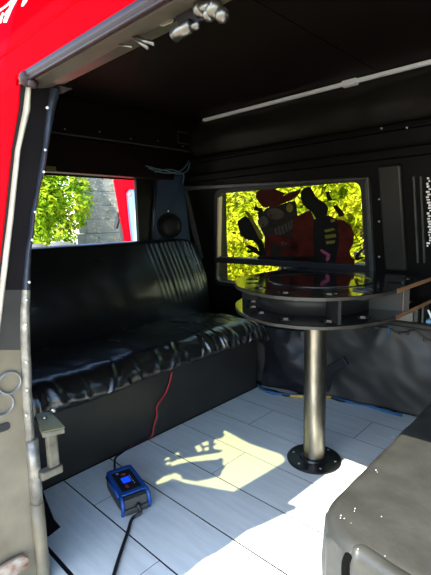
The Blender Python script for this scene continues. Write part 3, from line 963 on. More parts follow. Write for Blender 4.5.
bm = NB(); lathe(bm, [(.112, 0), (.112, .006), (.108, .010), (.060, .012), (.056, .020), (.046, .022)], (-.848, 1.466, 0), 48); o = obj('base_flange', bm, M['baseflange'], tb, smooth=True); o.modifiers.new('e', 'EDGE_SPLIT').split_angle = .5
for k in range(6):
    a = k*PI/3+.3; bm = NB(); lathe(bm, [(.0055, 0), (.0055, .002), (.002, .0035)], (-.848+.088*math.cos(a), 1.466+.088*math.sin(a), .0105), 10); obj('screw', bm, M['screw'], tb, smooth=True)
bm = NB(); lathe(bm, [(.07, .600), (.07, .611)], (-.848, 1.466, 0), 32); obj('top_flange', bm, M['baseflange'], tb)

# ================================================================== NEAR BENCH (right)
nb = empty('vinyl_box_bench', (-.1, 1.3, 0), 'low box bench in worn sunlit black vinyl at the lower right', 'bench')
HX0, HX1, HY0, HY1, HZ = -.450, .26, .742, 1.95, .335
rb = .085


def per(t, inset=0.0):
    """rounded rectangle perimeter with a larger near-left corner; t in 0..1 -> (x, y, normal)"""
    cs = ((HX0, HY0, .125), (HX1, HY0, .05), (HX1, HY1, .05), (HX0, HY1, .05))
    pts = []
    for i, (cx, cy, r) in enumerate(cs):
        sx = 1 if cx == HX0 else -1; sy = 1 if cy == HY0 else -1
        ox, oy = cx+sx*r, cy+sy*r; a0 = (180, 270, 0, 90)[i]
        for k in range(9):
            a = math.radians(a0+90*k/8); pts.append((ox+r*math.cos(a), oy+r*math.sin(a), math.cos(a), math.sin(a)))
    return pts


PER = per(0)
L = [0]
for a, b in zip(PER, PER[1:]+PER[:1]):
    L.append(L[-1]+math.hypot(b[0]-a[0], b[1]-a[1]))


def peri(t):
    s = t*L[-1]
    for i in range(len(PER)):
        if s <= L[i+1]+1e-9:
            k = (s-L[i])/max(1e-9, L[i+1]-L[i]); a, b = PER[i], PER[(i+1) % len(PER)]
            return [p+(q-p)*k for p, q in zip(a, b)]
    return list(PER[0])


def ottv(u, v):
    x, y, nx, ny = peri(u % 1.0)
    n = math.hypot(nx, ny); nx /= n; ny /= n
    if v < .55:                      # wall
        t = v/.55; z = .0+(HZ-.03)*t
        d = .003*nz((x*9, y*9, z*4)) + .016*math.sin(math.atan2(ny, nx)*11+z*6)*max(0, .8-abs(t-.65)) * (1 if ny < -.05 else .12)*.8
        p = Vector((x+nx*d, y+ny*d, z))
    elif v < .72:                    # rounded shoulder
        a = (v-.55)/.17*PI/2
        p = Vector((x-nx*.03*(1-math.cos(a)), y-ny*.03*(1-math.cos(a)), HZ-.03+.03*math.sin(a)))
        p += Vector((nx, ny, 1))*.002*nz((x*11, y*11, 4))
    else:                            # top, pulled to the middle
        t = (v-.72)/.28; cx, cy = (HX0+HX1)/2, (HY0+HY1)/2
        a = Vector((x-nx*.03, y-ny*.03, HZ)); b = Vector((cx, cy if abs(y-cy) < .01 else max(HY0+.35, min(HY1-.35, y)), HZ))
        p = a.lerp(b, t); p.z += .010*math.sin(min(1, t*1.5)*PI/2) + .004*nz((p.x*6, p.y*6, 1))*min(1, t*4)
    return p


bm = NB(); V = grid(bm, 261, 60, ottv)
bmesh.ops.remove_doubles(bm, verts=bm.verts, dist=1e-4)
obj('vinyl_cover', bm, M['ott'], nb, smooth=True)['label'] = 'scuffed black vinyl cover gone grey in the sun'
# folded corner flap with a dark slit
bm = NB()
P = [at(u, v, 2, HZ) for u, v in ((355, 552), (362, 551), (372, 557), (392, 571), (415, 585), (440, 600))]
Rr = []
for k, p in enumerate(P):
    w = .018+.004*math.sin(k*2)
    Rr.append([p+Vector((0, .016, .002)), p+Vector((-.002, .002, .012)), p+Vector((-.002, -.02, .004)), p+Vector((0, -w-.012, -.05)), p+Vector((.004, -w-.01, -.20))])
Rr = [[smooth_path([r[i] for r in Rr], 5)[k] for i in range(5)] for k in range(26)]
Rr = [smooth_path(r, 4) for r in Rr]
sheet(bm, Rr, (0.002, .004, -.004))
obj('corner_flap', bm, M['ott'], nb, smooth=True)['label'] = 'folded vinyl flap at the near corner'
bm = NB(); P = [at(u, v, 2, HZ)+Vector((-.003, -.012, .0)) for u, v in ((353, 552), (350, 560), (350, 575), (352, 590))]
tube(bm, smooth_path(P, 4), [.003]+[.008]*11+[.008], 8); obj('fold_slit', bm, M['decblack'], nb, smooth=True)['label'] = 'dark slit beside the fold'
bm = NB(); random.seed(2)
for u, v, s in ((341, 515.5, .006), (340.5, 518, .005), (344.3, 518.5, .005), (355, 508.5, .006), (354.5, 511, .004), (381.5, 516.5, .005), (376, 470, .006), (377, 472, .004), (358, 549, .005), (385, 556, .004), (393, 437, .005), (351, 523, .003)):
    p = at(u, v, 2, HZ+.012); bmesh.ops.create_icosphere(bm, subdivisions=1, radius=s*.30, matrix=Matrix.Translation(p) @ Matrix.Diagonal((.8, 1.3, .5, 1)))
obj_each('paint_fleck', bm, M['white'], nb, label='small white fleck')
bm = NB(); box(bm, HX0+.03, HX1-.03, HY0+.05, HY1-.03, 0, HZ-.04); obj('box_frame', bm, M['boxpaint'], nb)

# ================================================================== FAR WALL LOWER COVER
bm = NB()


def wcv(u, v):
    x = -1.60+1.45*u
    yb = 1.945+.22*max(0, (u-.0))**.9*.9 + .02
    zt = .47+.02*nz((x*4, 0, 0))
    yb = min(yb, 2.175)+.035
    p = Vector((x, yb+.02*v-.02*math.sin(PI*v), .012+zt*v))
    amp = .014*(1-.35*v)
    p.y += amp*nz((x*4.5+v*1.2, v*2.2, 7)) + .008*nz((x*12+v*4, v*5, 3))
    p.y -= .030*math.exp(-((x+.93-.10*v)/.05)**2)*v*math.exp(-((v-.75)/.25)**2)
    p.y -= .02*(1-v)**6*(1+.6*nz((x*9, 1, 1)))
    return p


grid_rows = [[wcv(i/110, j/34) for j in range(35)] for i in range(111)]
sheet(bm, grid_rows, (0, .02, 0))
o = obj('vinyl_wall_cover', bm, M['wheelcover'], smooth=True); tag(o, 'charcoal vinyl sheet covering the lower far wall behind the pole', 'wall cover')
# crumpled black sheet in the corner
bm = NB()


def crum(u, v):
    a = at(258, 386, 2, .01)
    x = -1.495+.36*u; z = .012+.36*v
    y = 1.965 + .06*u + .03*v
    y += .035*nz((x*5, z*5, 3)) + .014*abs(nz((x*9+z*7, z*8-x*5, 9))) - .03*math.sin(PI*u)*math.sin(PI*v)
    return Vector((x, y-.01, z))


rows = [[crum(i/50, j/50) for j in range(51)] for i in range(51)]
sheet(bm, rows, (0, .012, 0))
o = obj('black_sheet', bm, M['blackcloth'], smooth=True); tag(o, 'crumpled black plastic sheet in the corner between bench and far wall', 'sheet')
bm = NB(); P = [at(u, v, 1, 1.93) for u, v in ((323, 368), (343, 357), (348, 365), (333, 374), (328, 392), (323, 390))]
prism(bm, P, (0, .02, 0))
o = obj('cloth_flap', bm, M['blackcloth'], bevel=.004); tag(o, 'small black strap end against the vinyl sheet right of the pole', 'strap')
# cables along the foot of the far wall
cabs = [('cable_blue', 'blue cable along the foot of the far wall', .0075, [(258, 385), (266, 391), (280, 394), (300, 395), (322, 394.5), (345, 401), (365, 405), (386, 411), (402, 415.5)]),
        ('cable_yellow', 'yellow cable along the foot of the far wall', .0085, [(290, 395.8), (300, 396.2), (325, 397), (343, 397.2), (352, 399.5), (366, 401), (386, 405), (398, 409), (411, 412.5)]),
        ('cable_black', 'black cable snaking over the blue one along the far wall', .006, [(260, 388), (275, 391), (287, 396), (304, 393), (325, 396), (343, 401.5), (357, 400), (372, 405.5), (390, 407), (407, 412)]),
        ('cable_red', 'thin red cable among the floor cables of the far wall', .004, [(259, 386.5), (270, 390), (300, 396), (330, 397), (350, 401), (362, 404.5), (380, 406), (396, 412)])]
for k, (m_, lb, r_, P) in enumerate(cabs):
    bm = NB(); tube(bm, smooth_path([at(u, v, 2, r_+.001) for u, v in P], 5), r_, 8)
    o = obj('floor_cable' + ('' if k == 0 else '.%03d' % k), bm, M[m_], smooth=True); tag(o, lb, 'cable', 'cables along the far wall')

# small things under the table's right side: grey box, blue case, string of lights
bm = NB(); a = at(392, 325, 1, 2.08); b = at(413, 308, 1, 2.08); box(bm, a.x, b.x, 2.08, 2.16, a.z, b.z+.01)
o = obj('junction_box', bm, M['greybox'], bevel=.004); tag(o, 'grey metal box on the far wall under the table end', 'box')
bm = NB(); a = at(414, 322, 1, 2.09); b = at(418, 309, 1, 2.09); box(bm, a.x, b.x, 2.09, 2.16, a.z, b.z)
a = at(421, 328, 1, 2.09); b = at(424, 305, 1, 2.09); box(bm, a.x, b.x, 2.09, 2.16, a.z, b.z)
o = struct('trim_18', bm, M['greyframe'], 'thin grey uprights beside the box under the table end', 'uprights')
bm = NB(); a = at(425, 330, 1, 2.10); b = at(440, 321, 1, 2.10); box(bm, a.x, b.x, 2.10, 2.15, a.z, b.z)
bx = obj('plastic_case', bm, M['bluecase'], bevel=.006); tag(bx, 'pale blue plastic case at the right edge under the table', 'case')
bm = NB(); P = [at(u, v, 1, 2.095) for u, v in ((427, 310), (429, 310), (432, 316), (435, 312), (436, 315), (432, 321))]; prism(bm, P, (0, .004, 0)); obj('white_mark', bm, M['white'], bx)
sl = empty('string_lights', at(400, 332, 1, 2.06), 'dark string of small lights drooping along the top of the vinyl sheet', 'string lights')
SP = [(362, 328), (375, 326.5), (388, 327.5), (396, 332), (405, 332), (415, 330), (422, 336), (431, 341)]
bm = NB(); tube(bm, smooth_path([at(u, v, 1, 2.05) for u, v in SP], 6), .005, 7); obj('cord', bm, M['cable_black'], sl, smooth=True)
for u, v in ((377, 328), (391, 329.5), (400, 334), (408, 333.5), (425, 340)):
    bm = NB(); q = at(u, v, 1, 2.045); bmesh.ops.create_icosphere(bm, subdivisions=2, radius=.008, matrix=Matrix.Translation(q)); obj('bulb', bm, M['greyframe'], sl, smooth=True)
bm = NB(); P = [at(u, v, 1, 2.045) for u, v in ((388.5, 327), (389, 332), (388, 338))]; tube(bm, P, [.006, .005, .003], 8); obj('teal_clip', bm, M['cable_blue'], sl, smooth=True)
bm = NB(); box(bm, -1.15, .8, 2.07, 2.19, .468, .50)
struct('trim_19', bm, M['postmetal'], 'dark grey shelf lip above the vinyl sheet on the far wall', 'ledge', bevel=.01)

# ================================================================== CHARGER
HB = .072
g0 = at(118.5, 511.5, 2, 0); g1 = at(147, 500, 2, 0)
b0 = at(107, 471, 2, HB); b1 = at(129, 465, 2, HB); t0 = at(122.5, 494, 2, HB); t1 = at(146, 489, 2, HB)
cc = (b0+b1+t0+t1)/4; ax = ((t0+t1)/2-(b0+b1)/2); ax.z = 0
ln = ax.length; ax.normalize(); sd = Vector((-ax.y, ax.x, 0))
if sd.dot(t1-t0) < 0: sd = -sd
wd = .104
ch = empty('battery_charger', (cc.x, cc.y, 0), 'blue and black battery charger with lit screen on the plank floor', 'charger')


def cg(a, s, z):
    return Vector((cc.x, cc.y, 0)) + ax*a + sd*s + Vector((0, 0, z))


LH = ln/2
bm = NB()


def body(u, v):
    a = -LH-.005+(2*LH+.01)*u
    e = 1-.10*abs(2*u-1)**6
    t = 2*PI*v
    cxs, szs = math.cos(t), math.sin(t)
    s = wd/2*e*math.copysign(abs(cxs)**.35, cxs); z = HB/2-.002+(HB/2-.004)*math.copysign(abs(szs)**.35, szs)
    return cg(a, s, max(.001, z))


V = grid(bm, 14, 33, body)
bm.faces.new(V[0]); bm.faces.new(V[-1][::-1]); bmesh.ops.remove_doubles(bm, verts=bm.verts, dist=1e-5)
obj('charger_body', bm, M['chg_black'], ch, smooth=True).modifiers.new('e', 'EDGE_SPLIT').split_angle = .9
bm = NB()  # blue bumper frame on top
plate(bm, rrect(-LH, LH, -wd/2+.002, wd/2-.002, .014), [rrect(-LH+.022, LH-.018, -wd/2+.016, wd/2-.016, .006)], .006, lambda a, b, c: cg(a, b, HB-.005+c))
obj('blue_bumper', bm, M['chg_blue'], ch, bevel=.002)
for s in (-1, 1):
    bm = NB(); tube(bm, [cg(LH-.01, s*(wd/2-.006), HB-.004), cg(LH+.012, s*(wd/2-.004), HB-.018), cg(LH+.016, s*(wd/2-.003), .03), cg(LH+.010, s*(wd/2-.003), .004)], .007, 8)
    obj('corner_bumper', bm, M['chg_blue'], ch, smooth=True)
bm = NB(); tube(bm, [cg(-LH*.8, -wd/2+.001, HB-.012), cg(LH*.8, -wd/2+.001, HB-.012)], .006, 8); obj('side_bumper', bm, M['chg_blue'], ch, smooth=True)
bm = NB(); plate(bm, rrect(-LH+.022, LH-.018, -wd/2+.016, wd/2-.016, .006), [], .003, lambda a, b, c: cg(a, b, HB-.004+c)); fp = obj('face_plate', bm, M['chg_black'], ch)
bm = NB(); plate(bm, rrect(-.014, .020, -.016, .014, .003), [], .001, lambda a, b, c: cg(a, b, HB-.0005+c)); obj('screen', bm, M['screen'], fp)['label'] = 'bright blue lit screen'
bm = NB(); plate(bm, rrect(-.040, -.028, -.006, .010, .005), [], .001, lambda a, b, c: cg(a, b, HB-.0005+c)); plate(bm, rrect(.032, .052, -.016, -.006, .003), [], .001, lambda a, b, c: cg(a, b, HB-.0005+c)); obj_each('red_mark', bm, M['chg_mark'], fp)
bm = NB()
for k in range(5):
    a = -.02+.013*k; plate(bm, rrect(a, a+.007, .018, .021, .001, 2), [], .001, lambda p, b, c: cg(p, b, HB-.0005+c))
plate(bm, rrect(-.055, -.046, -.02, -.012, .001, 2), [], .001, lambda p, b, c: cg(p, b, HB-.0005+c)); obj_each('pale_mark', bm, M['chg_pale'], fp)
bm = NB()
prism(bm, [cg(LH-.012, -wd/2+.010, HB-.003), cg(LH-.012, wd/2-.010, HB-.003), cg(LH+.014, wd/2-.010, HB-.018), cg(LH+.02, wd/2-.008, .030), cg(LH+.02, -wd/2+.008, .030), cg(LH+.014, -wd/2+.010, HB-.018)][0:2]+[cg(LH+.014, wd/2-.010, HB-.020), cg(LH+.014, -wd/2+.010, HB-.020)], (0, 0, -.02)) if False else box(bm, LH-.012, LH+.016, -wd/2+.010, wd/2-.010, .028, HB-.012, lambda a, s, z: cg(a+(HB-.012-z)*.12, s, z))
box(bm, LH-.012, LH+.020, -wd/2+.008, wd/2-.008, .002, .024, lambda a, s, z: cg(a, s, z)); obj('end_cap', bm, M['chg_grey'], ch, bevel=.005)
bm = NB(); tube(bm, [cg(LH+.012, .004, .032), cg(LH+.034, .004, .028)], [.011, .007], 10); obj('cable_gland', bm, M['chg_black'], ch, smooth=True)
# cables of the charger
bm = NB()
P = [cg(LH+.030, .004, .029), cg(LH+.042, .004, .016)] + [at(u, v, 2, .006) for u, v in ((132, 519), (127.5, 533), (122.5, 547), (117, 564), (111, 585))]
tube(bm, smooth_path(P, 6), .0058, 8); obj('power_cord', bm, M['cable_black'], ch, smooth=True)['label'] = 'black mains cord running out of the doorway'
bm = NB()
P = [cg(-LH-.003, -.005, .045), cg(-LH-.03, -.004, .04)] + [at(u, v, 2, .006) for u, v in ((115, 459), (122, 452.5), (130, 446.5))]
tube(bm, smooth_path(P, 6), .0045, 8); obj('output_cord', bm, M['cable_black'], ch, smooth=True)['label'] = 'black start of the output leads'
bm = NB()
XB = -1.507
P = [at(130, 446.5, 2, .006), at(141, 442, 2, .006), at(149, 438.5, 2, .006)] + [at(u, v, 0, XB) for u, v in ((152.5, 434), (154, 425), (157, 415), (157, 406), (165, 394), (169, 384), (172, 372))]
tube(bm, smooth_path(P, 6), .0036, 8); o = obj('output_lead', bm, M['cable_red'], ch, smooth=True); o['label'] = 'red lead climbing the bench panel to the cushion'
bm = NB()
P = [p+Vector((.004, .012, .001)) for p in P[:3]] + [p+Vector((.002, .009, 0)) for p in P[3:-2]]
tube(bm, smooth_path(P, 6), .0032, 8); obj('output_lead', bm, M['cable_black'], ch, smooth=True)['label'] = 'black lead beside the red one'

# ================================================================== DECAL ON THE FAR WINDOW
S = 5.3875
wd_ = empty('window_decal', fw(-1.35, .03, .0), 'dark cut-out picture of a hatted grinning skull stuck on the far window', 'decal')


def dec(name, polys, m, lift, ox, oy, label=None):
    for poly in polys:
        bm = NB(); P = [fwq(ox+x/S, oy+y/S) for x, y in poly]
        plate(bm, P, [], .0012, lambda a, b, c: fw(a, b, .007-lift*.0016+c))
        o = obj(name, bm, m, wd_)
        if label: o['label'] = label


def oval(cx, cy, rx, ry, rot=0, n=16):
    r = math.radians(rot)
    return [(cx+rx*math.cos(a)*math.cos(r)-ry*math.sin(a)*math.sin(r), cy+rx*math.cos(a)*math.sin(r)+ry*math.sin(a)*math.cos(r)) for a in [2*PI*k/n for k in range(n)]]


A_ = (235, 175); B_ = (295, 175)
dec('arm_figure', [[(10, 250), (30, 235), (50, 222), (62, 228), (75, 240), (110, 290), (130, 330), (155, 380), (160, 440), (130, 440), (120, 380), (95, 355), (70, 352), (50, 345), (25, 320), (15, 285)]], M['decblack'], 1, *A_)
dec('pale_cane', [[(50, 200), (58, 193), (70, 200), (90, 228), (112, 268), (142, 315), (150, 348), (130, 348), (108, 300), (85, 255)]], M['decyel'], 2, *A_, 'yellowish cane')
dec('claw_hand', [[(52, 385), (75, 378), (112, 392), (135, 425), (135, 440), (110, 425), (92, 418), (70, 424), (58, 412), (82, 405)]], M['decblack'], 1, *A_)
dec('hair_tuft', [[(92, 165), (103, 175), (108, 152), (116, 172), (128, 180), (140, 178), (150, 200), (135, 222), (120, 235), (122, 215), (112, 205), (125, 200), (100, 190)], [(120, 215), (140, 215), (150, 235), (128, 246)]], M['decblack'], 1, *A_)
dec('skull_face', [[(140, 215), (165, 180), (215, 172), (280, 148), (322, 140), (332, 200), (345, 300), (357, 400), (352, 470), (160, 470), (158, 440), (156, 330), (120, 258), (125, 230)]], M['decdark'], 1, *A_, 'dark grey grinning skull')
dec('eye_shape', [oval(215, 210, 48, 30, 8), oval(148, 252, 28, 30, 30)], M['decgrey'], 2, *A_, 'pale eye sockets')
dec('pupil', [oval(192, 222, 6, 8), oval(150, 270, 5, 7)], M['hatred'], 3, *A_)
dec('tooth_row', [[(x, y), (x+13, y-4), (x+22, y+38), (x+10, y+44)] for x, y in ((208, 290), (226, 282), (244, 275), (262, 266), (280, 256), (296, 246))] +
    [[(x, y), (x+12, y-2), (x+8, y+30), (x-4, y+30)] for x, y in ((248, 360), (264, 368), (280, 378), (297, 386), (313, 392), (328, 396))], M['decgrey'], 2, *A_, 'rows of pale teeth')
dec('mouth_red', [[(165, 330), (230, 322), (300, 335), (340, 380), (345, 425), (250, 440), (240, 380), (200, 372), (185, 440), (165, 440)]], M['hatred'], 2, *A_, 'dark red mouth and collar')
dec('ear_ring', [oval(292, 178, 18, 24)], M['decyel'], 2, *A_, 'dull yellow earpiece')
dec('hat_crown', [[(110, 122), (112, 100), (125, 85), (150, 73), (190, 68), (235, 84), (270, 100), (240, 130), (190, 165), (170, 178), (148, 172), (130, 150)]], M['hatred'], 3, *A_, 'dark red hat crown')
dec('hat_brim', [[(180, 178), (205, 140), (265, 110), (300, 92), (335, 84), (352, 80), (352, 90), (340, 107), (310, 132), (270, 150), (215, 172)]], M['hatred'], 4, *A_, 'dark red hat brim')
dec('round_ball', [[(28, 95), (45, 72), (65, 64), (80, 66), (92, 85), (108, 115), (130, 135), (160, 150), (178, 180), (170, 215), (150, 240), (110, 235), (90, 200), (60, 180), (40, 160), (28, 125)]], M['decblack'], 2, *B_, 'two joined black balls')
dec('loose_piece', [[(163, 92), (183, 90), (187, 115), (202, 137), (175, 140), (168, 120)], [(203, 170), (222, 160), (245, 185), (262, 208), (262, 220), (240, 228), (222, 200)]], M['decblack'], 2, *B_)
dec('red_cloak', [[(-15, 250), (10, 222), (45, 205), (80, 190), (98, 230), (112, 300), (112, 482), (-20, 482)]], M['hatred'], 2, *B_, 'dark red cloak')
dec('striped_body', [[(100, 240), (140, 225), (180, 218), (225, 240), (232, 300), (236, 370), (215, 482), (105, 482), (100, 400), (96, 300)]], M['decblack'], 3, *B_)
dec('yellow_stripe', [[(155, 297), (205, 286), (216, 296), (165, 310)], [(160, 325), (217, 318), (222, 334), (165, 344)], [(165, 358), (216, 352), (212, 368), (170, 374)], [(190, 242), (212, 236), (216, 250), (195, 256)]], M['decyel'], 4, *B_, 'dull yellow stripes')
dec('red_lobe', [[(205, 245), (235, 242), (262, 246), (300, 275), (318, 320), (312, 370), (292, 410), (302, 445), (320, 455), (318, 482), (200, 482), (225, 400), (232, 300)]], M['hatred'], 2, *B_, 'dark red rounded side')
dec('pink_mark', [[(135, 400), (150, 402), (190, 430), (185, 455), (170, 470), (165, 450), (172, 435), (140, 415)]], M['decpink'], 4, *B_, 'dull pink angular mark')
dec('base_strip', [[(120, 440), (480, 440), (480, 470), (120, 472)]], M['decblack'], 2, *A_)
dec('plume_curl', [[(318, 455), (330, 425), (350, 405), (372, 392), (376, 400), (352, 420), (340, 445), (370, 440), (372, 446), (335, 462)]], M['decblack'], 2, *B_)

# ================================================================== UNSEEN HATCH ADDED TO SHAPE THE FLOOR SUN PATCH
SUN = Vector((-.36, .84, -1.0))
HZ0, HS, HY = 1.80, .10, .42        # hinge height, slope, hinge line


def hz(y):
    return HZ0 + HS*(HY-y)


def tohatch(u, v):
    p = at(u, v, 2, 0.0); k = (HZ0+HS*(HY-p.y))/(1-HS*SUN.y)
    q = p - SUN*k
    return (q.x, q.y)


edge = [tohatch(*p) for p in ((350, 455), (324, 476), (300, 494), (286, 504.7), (294.5, 507), (296.3, 509), (278.5, 517), (262, 525), (247, 531), (230, 544), (216, 553.5), (203, 560), (188, 573), (160, 595))]  # hatch outline traced back along the sun from the floor shadow
leaf_out = [(edge[0][0], HY)] + [p for p in edge if p[1] < HY-.01] + [(edge[-1][0]-.06, edge[-1][1]-.30), (-1.0, edge[-1][1]-.30), (-1.0, HY)]
c8 = 2.873


def lq(x, y):
    return tohatch(150+x/c8, 420+y/c8)


wc = [lq(*p) for p in ((214, 30), (285, 70), (375, 101), (389, 118), (381, 131), (238, 215))]
wx1 = max(p[0] for p in wc); wz1 = max(p[1] for p in wc); wz0 = min(p[1] for p in wc)
lights = [
    [(212, 33), (285, 72), (375, 103), (387, 118), (380, 128), (238, 212), (160, 198), (100, 187), (78, 179), (60, 174), (40, 184), (16, 191), (12, 185), (35, 168), (70, 157), (85, 165), (88, 175), (130, 182), (165, 175), (200, 165), (205, 150), (215, 140), (205, 132), (208, 118), (202, 113), (190, 118), (150, 122), (110, 125), (75, 132), (58, 138), (55, 128), (75, 118), (110, 112), (150, 105), (198, 98), (208, 90), (195, 90), (180, 86), (178, 80), (190, 72), (179, 69), (183, 60), (205, 55), (212, 46), (208, 38)],
    [(125, 80), (139, 75), (149, 91), (135, 97)], [(145, 70), (163, 64), (167, 75), (150, 79)], [(152, 84), (164, 80), (167, 90), (155, 94)],
    [(30, 117), (50, 111), (55, 117), (35, 121)], [(40, 129), (52, 124), (58, 129), (45, 135)], [(66, 100), (78, 97), (83, 103), (72, 107)]]
LW = [[lq(*p) for p in pl] for pl in lights]  # decal openings shaped back from the lit figures on the floor
wx0 = min(p[0] for q in LW for p in q)-.05; wz0 = min(wz0, min(p[1] for q in LW for p in q)-.01)
lf = empty('added_hatch', (-1.0, HY, HZ0), 'unseen pale-lined hatch with a window, added over the doorway to shape the sun', 'hatch')


def hp(c0):
    return lambda a, b, c: Vector((a, b, hz(b)+c0+c))


def rc(e):
    return [(wx0-e, wz0-e), (wx1+e, wz0-e), (wx1+e, wz1+e), (wx0-e, wz1+e)]


bm = NB(); plate(bm, leaf_out, [rc(.003)], .012, hp(0)); obj('sun_mask_panel', bm, M['hatch'], lf)
bm = NB(); plate(bm, rc(.012), [], .003, hp(.016)); pn = obj('pane', bm, M['addedpane'], lf)  # glass of the added unseen hatch
bm = NB(); plate(bm, rc(.008), LW, .001, hp(.0135)); obj('sun_mask_decal', bm, M['decblack'], pn)
for x in (-.9, -.4):
    bm = NB(); box(bm, x, x+.08, HY-.06, HY+.05, HZ0-.05, HZ0+.0); obj('added_hatch_hinge', bm, M['bracket'], lf)

# ================================================================== OUTSIDE
bm = NB()
def gz(x, y):
    h = -.62
    d = max(0, -x-4.2)
    h += min(1.2, d*.75) if x < -4.2 else 0
    d2 = max(0, y-3.4)
    h = max(h, -.62+min(1.0, d2*.55))
    return h
for_n = 60
V = [[bm.verts.new((-14+22*i/for_n, -9+19*j/for_n, gz(-14+22*i/for_n, -9+19*j/for_n))) for j in range(for_n+1)] for i in range(for_n+1)]
for i in range(for_n):
    for j in range(for_n):
        bm.faces.new((V[i][j], V[i+1][j], V[i+1][j+1], V[i][j+1]))
struct('ground', bm, M['ground'], 'pale gravel ground outside the van', 'ground')


def bush(name, c, rad, n, size, m, label, seed, group=None, up=.35):
    random.seed(seed)
    t = empty(name, (c[0], c[1], c[2]-rad[2]), label, 'bush', group)
    bm = NB()
    lob = [(Vector((random.uniform(-.75, .75), random.uniform(-.75, .75), random.uniform(-.7, .75))), random.uniform(.35, .6)) for _ in range(26)]
    for k in range(n):
        lc, lr = random.choice(lob)
        d = Vector((random.gauss(0, 1), random.gauss(0, 1), random.gauss(0, 1))).normalized()
        q = lc + d*lr*random.uniform(.55, 1.0)**.5
        p = Vector((c[0]+q.x*rad[0], c[1]+q.y*rad[1], c[2]+q.z*rad[2]))
        nn = (d + Vector((random.uniform(-.6, .6), random.uniform(-.6, .6), random.uniform(-.2, .8)+up))).normalized()
        a = nn.orthogonal().normalized(); a = Matrix.Rotation(random.uniform(0, 2*PI), 3, nn) @ a; b = nn.cross(a)
        s = size*random.uniform(.6, 1.3)
        v0 = bm.verts.new(p-a*s*.6); v1 = bm.verts.new(p+b*s*.28+nn*s*.08); v2 = bm.verts.new(p+a*s*.7-nn*s*.1); v3 = bm.verts.new(p-b*s*.28+nn*s*.08)
        bm.faces.new((v0, v1, v2)); bm.faces.new((v0, v2, v3))
    me = bpy.data.meshes.new('foliage'); bm.to_mesh(me); bm.free(); me.materials.append(m)
    o = bpy.data.objects.new('foliage', me); col.objects.link(o); o.parent = t; o.matrix_parent_inverse = Matrix.Translation(-t.location)
    bm = NB()
    base = Vector((c[0], c[1], c[2]-rad[2]-.15))
    for k in range(7):
        e = Vector((c[0]+rad[0]*random.uniform(-.7, .7), c[1]+rad[1]*random.uniform(-.6, .6), c[2]+rad[2]*random.uniform(.1, .7)))
        mid = base.lerp(e, .5)+Vector((random.uniform(-.1, .1), random.uniform(-.1, .1), .1))
        tube(bm, [base, mid, e], [.03, .018, .006], 6)
    obj('branches', bm, M['bark'], t, smooth=True)


# seen through the rear opening
bush('leafy_bush', (-6.3, 2.74, 1.5), (.75, .66, 1.05), 24000, .065, M['leaf'], 'large bright green bush behind the rear opening, left of the boards', 21)
pw = empty('board_wall', (-7.0, 4.4, .2), 'weathered grey board steps beside the bush seen through the rear opening', 'boards')
bm = NB()
for k in range(9):
    z = .15+.235*k; x = -6.35-.02*k
    box(bm, x-.28, x, 3.62+.05*(k % 2), 6.4, z, z+.231)
obj('boards', bm, M['deck'], pw, bevel=.008)
random.seed(9); bm = NB()  # pale flat patches paint sunlight falling through leaves
for k in range(900):
    j = random.randrange(9); z = .15+.235*j+random.uniform(.01, .21); x = -6.35-.02*j
    y = random.uniform(3.68, 5.6); s = random.uniform(.008, .028)
    P = [(x+.001, y+s*math.cos(a)*random.uniform(.6, 1.2), z+s*.8*math.sin(a)*random.uniform(.6, 1.2)) for a in [k2*PI/3 for k2 in range(6)]]
    prism(bm, P, (.004, 0, 0))
obj('painted_dapples', bm, M['sundapple'], pw)['label'] = 'pale painted sun dapples on the boards'
random.seed(31)
for k, (u, v, d, s) in enumerate(((37, 247, -5.0, .15), (62, 245, -5.0, .18), (50, 250, -4.7, .12), (84, 249, -5.1, .11))):
    p = at(u, v, 0, d); bm = NB()
    bmesh.ops.create_icosphere(bm, subdivisions=3, radius=s, matrix=Matrix.Translation(p-Vector((0, 0, s*.55))) @ Matrix.Diagonal((.8, 1.2, .75, 1)))
    for v_ in bm.verts:
        v_.co += Vector((nz(v_.co, 4), nz(v_.co+Vector((9, 0, 0)), 4), nz(v_.co+Vector((0, 9, 0)), 4)))*s*.25
    o = obj('garden_stone' + ('' if k == 0 else '.%03d' % k), bm, M['stone'], smooth=True)
    tag(o, ['grey stone at the left end of the row under the bush', 'largest grey stone in the row under the bush', 'small grey stone in front of the row under the bush', 'grey stone nearest the weathered boards'][k], 'stone', 'stones under the bush')
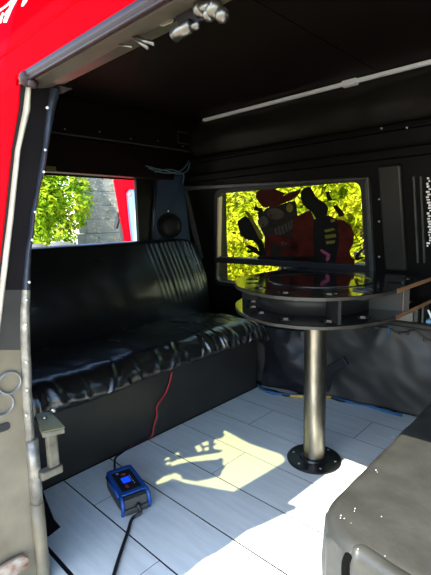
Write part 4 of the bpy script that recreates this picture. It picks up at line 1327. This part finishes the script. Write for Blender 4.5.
# hedge behind the far window
for k, (x, y, z, rx, rz, m_) in enumerate(((-1.65, 3.95, .75, .52, 1.1, 'leafyellow'), (-2.65, 4.0, .75, .52, 1.1, 'leafyellow'), (-3.65, 4.05, .8, .52, 1.15, 'leafyellow'), (-4.75, 4.5, 1.0, .6, 1.3, 'leafyellow'), (-3.2, 5.6, 1.3, 1.3, 1.4, 'leaf'))):
    bush('hedge_bush' + ('' if k == 0 else '.%03d' % k), (x, y, z), (rx, .5, rz), 16000, .055, M[m_],
         ['yellow-green hedge bush behind the right part of the far window', 'yellow-green hedge bush behind the middle of the far window', 'yellow-green hedge bush behind the left part of the far window', 'hedge bush past the left edge of the far window', 'darker green bush standing behind the hedge'][k], 40+k, 'hedge outside the far window')

# ================================================================== LIGHT
w = bpy.data.worlds.new('world'); sc.world = w; w.use_nodes = True
nt = w.node_tree; bg = nt.nodes['Background']
sky = nt.nodes.new('ShaderNodeTexSky'); sky.sky_type = 'NISHITA'; sky.sun_disc = False
sky.sun_elevation = math.radians(51); sky.sun_rotation = math.radians(180)
sky.air_density = 1.0; sky.dust_density = 0.6; sky.ozone_density = 1.2
nt.links.new(sky.outputs[0], bg.inputs[0]); bg.inputs[1].default_value = 0.62
sl_ = bpy.data.lights.new('sun', 'SUN'); sl_.energy = 10.5; sl_.angle = math.radians(0.25); sl_.color = (1.0, .95, .84)
so = bpy.data.objects.new('sun', sl_); col.objects.link(so)
so.rotation_euler = SUN.to_track_quat('-Z', 'Y').to_euler(); so.location = (0, -3, 6)
sc.view_settings.view_transform = 'Standard'; sc.view_settings.look = 'None'
sc.view_settings.gamma = 1.0; sc.view_settings.use_curve_mapping = False
sc.view_settings.exposure = 0.42

# put the origin of every single-mesh thing at its own base
for o in list(sc.objects):
    if o.type == 'MESH' and o.parent is None and not o.children and o.get('kind') != 'structure':
        vs = [v.co for v in o.data.vertices]
        c = Vector(((min(v.x for v in vs)+max(v.x for v in vs))/2, (min(v.y for v in vs)+max(v.y for v in vs))/2, min(v.z for v in vs)))
        o.data.transform(Matrix.Translation(-c)); o.location = c
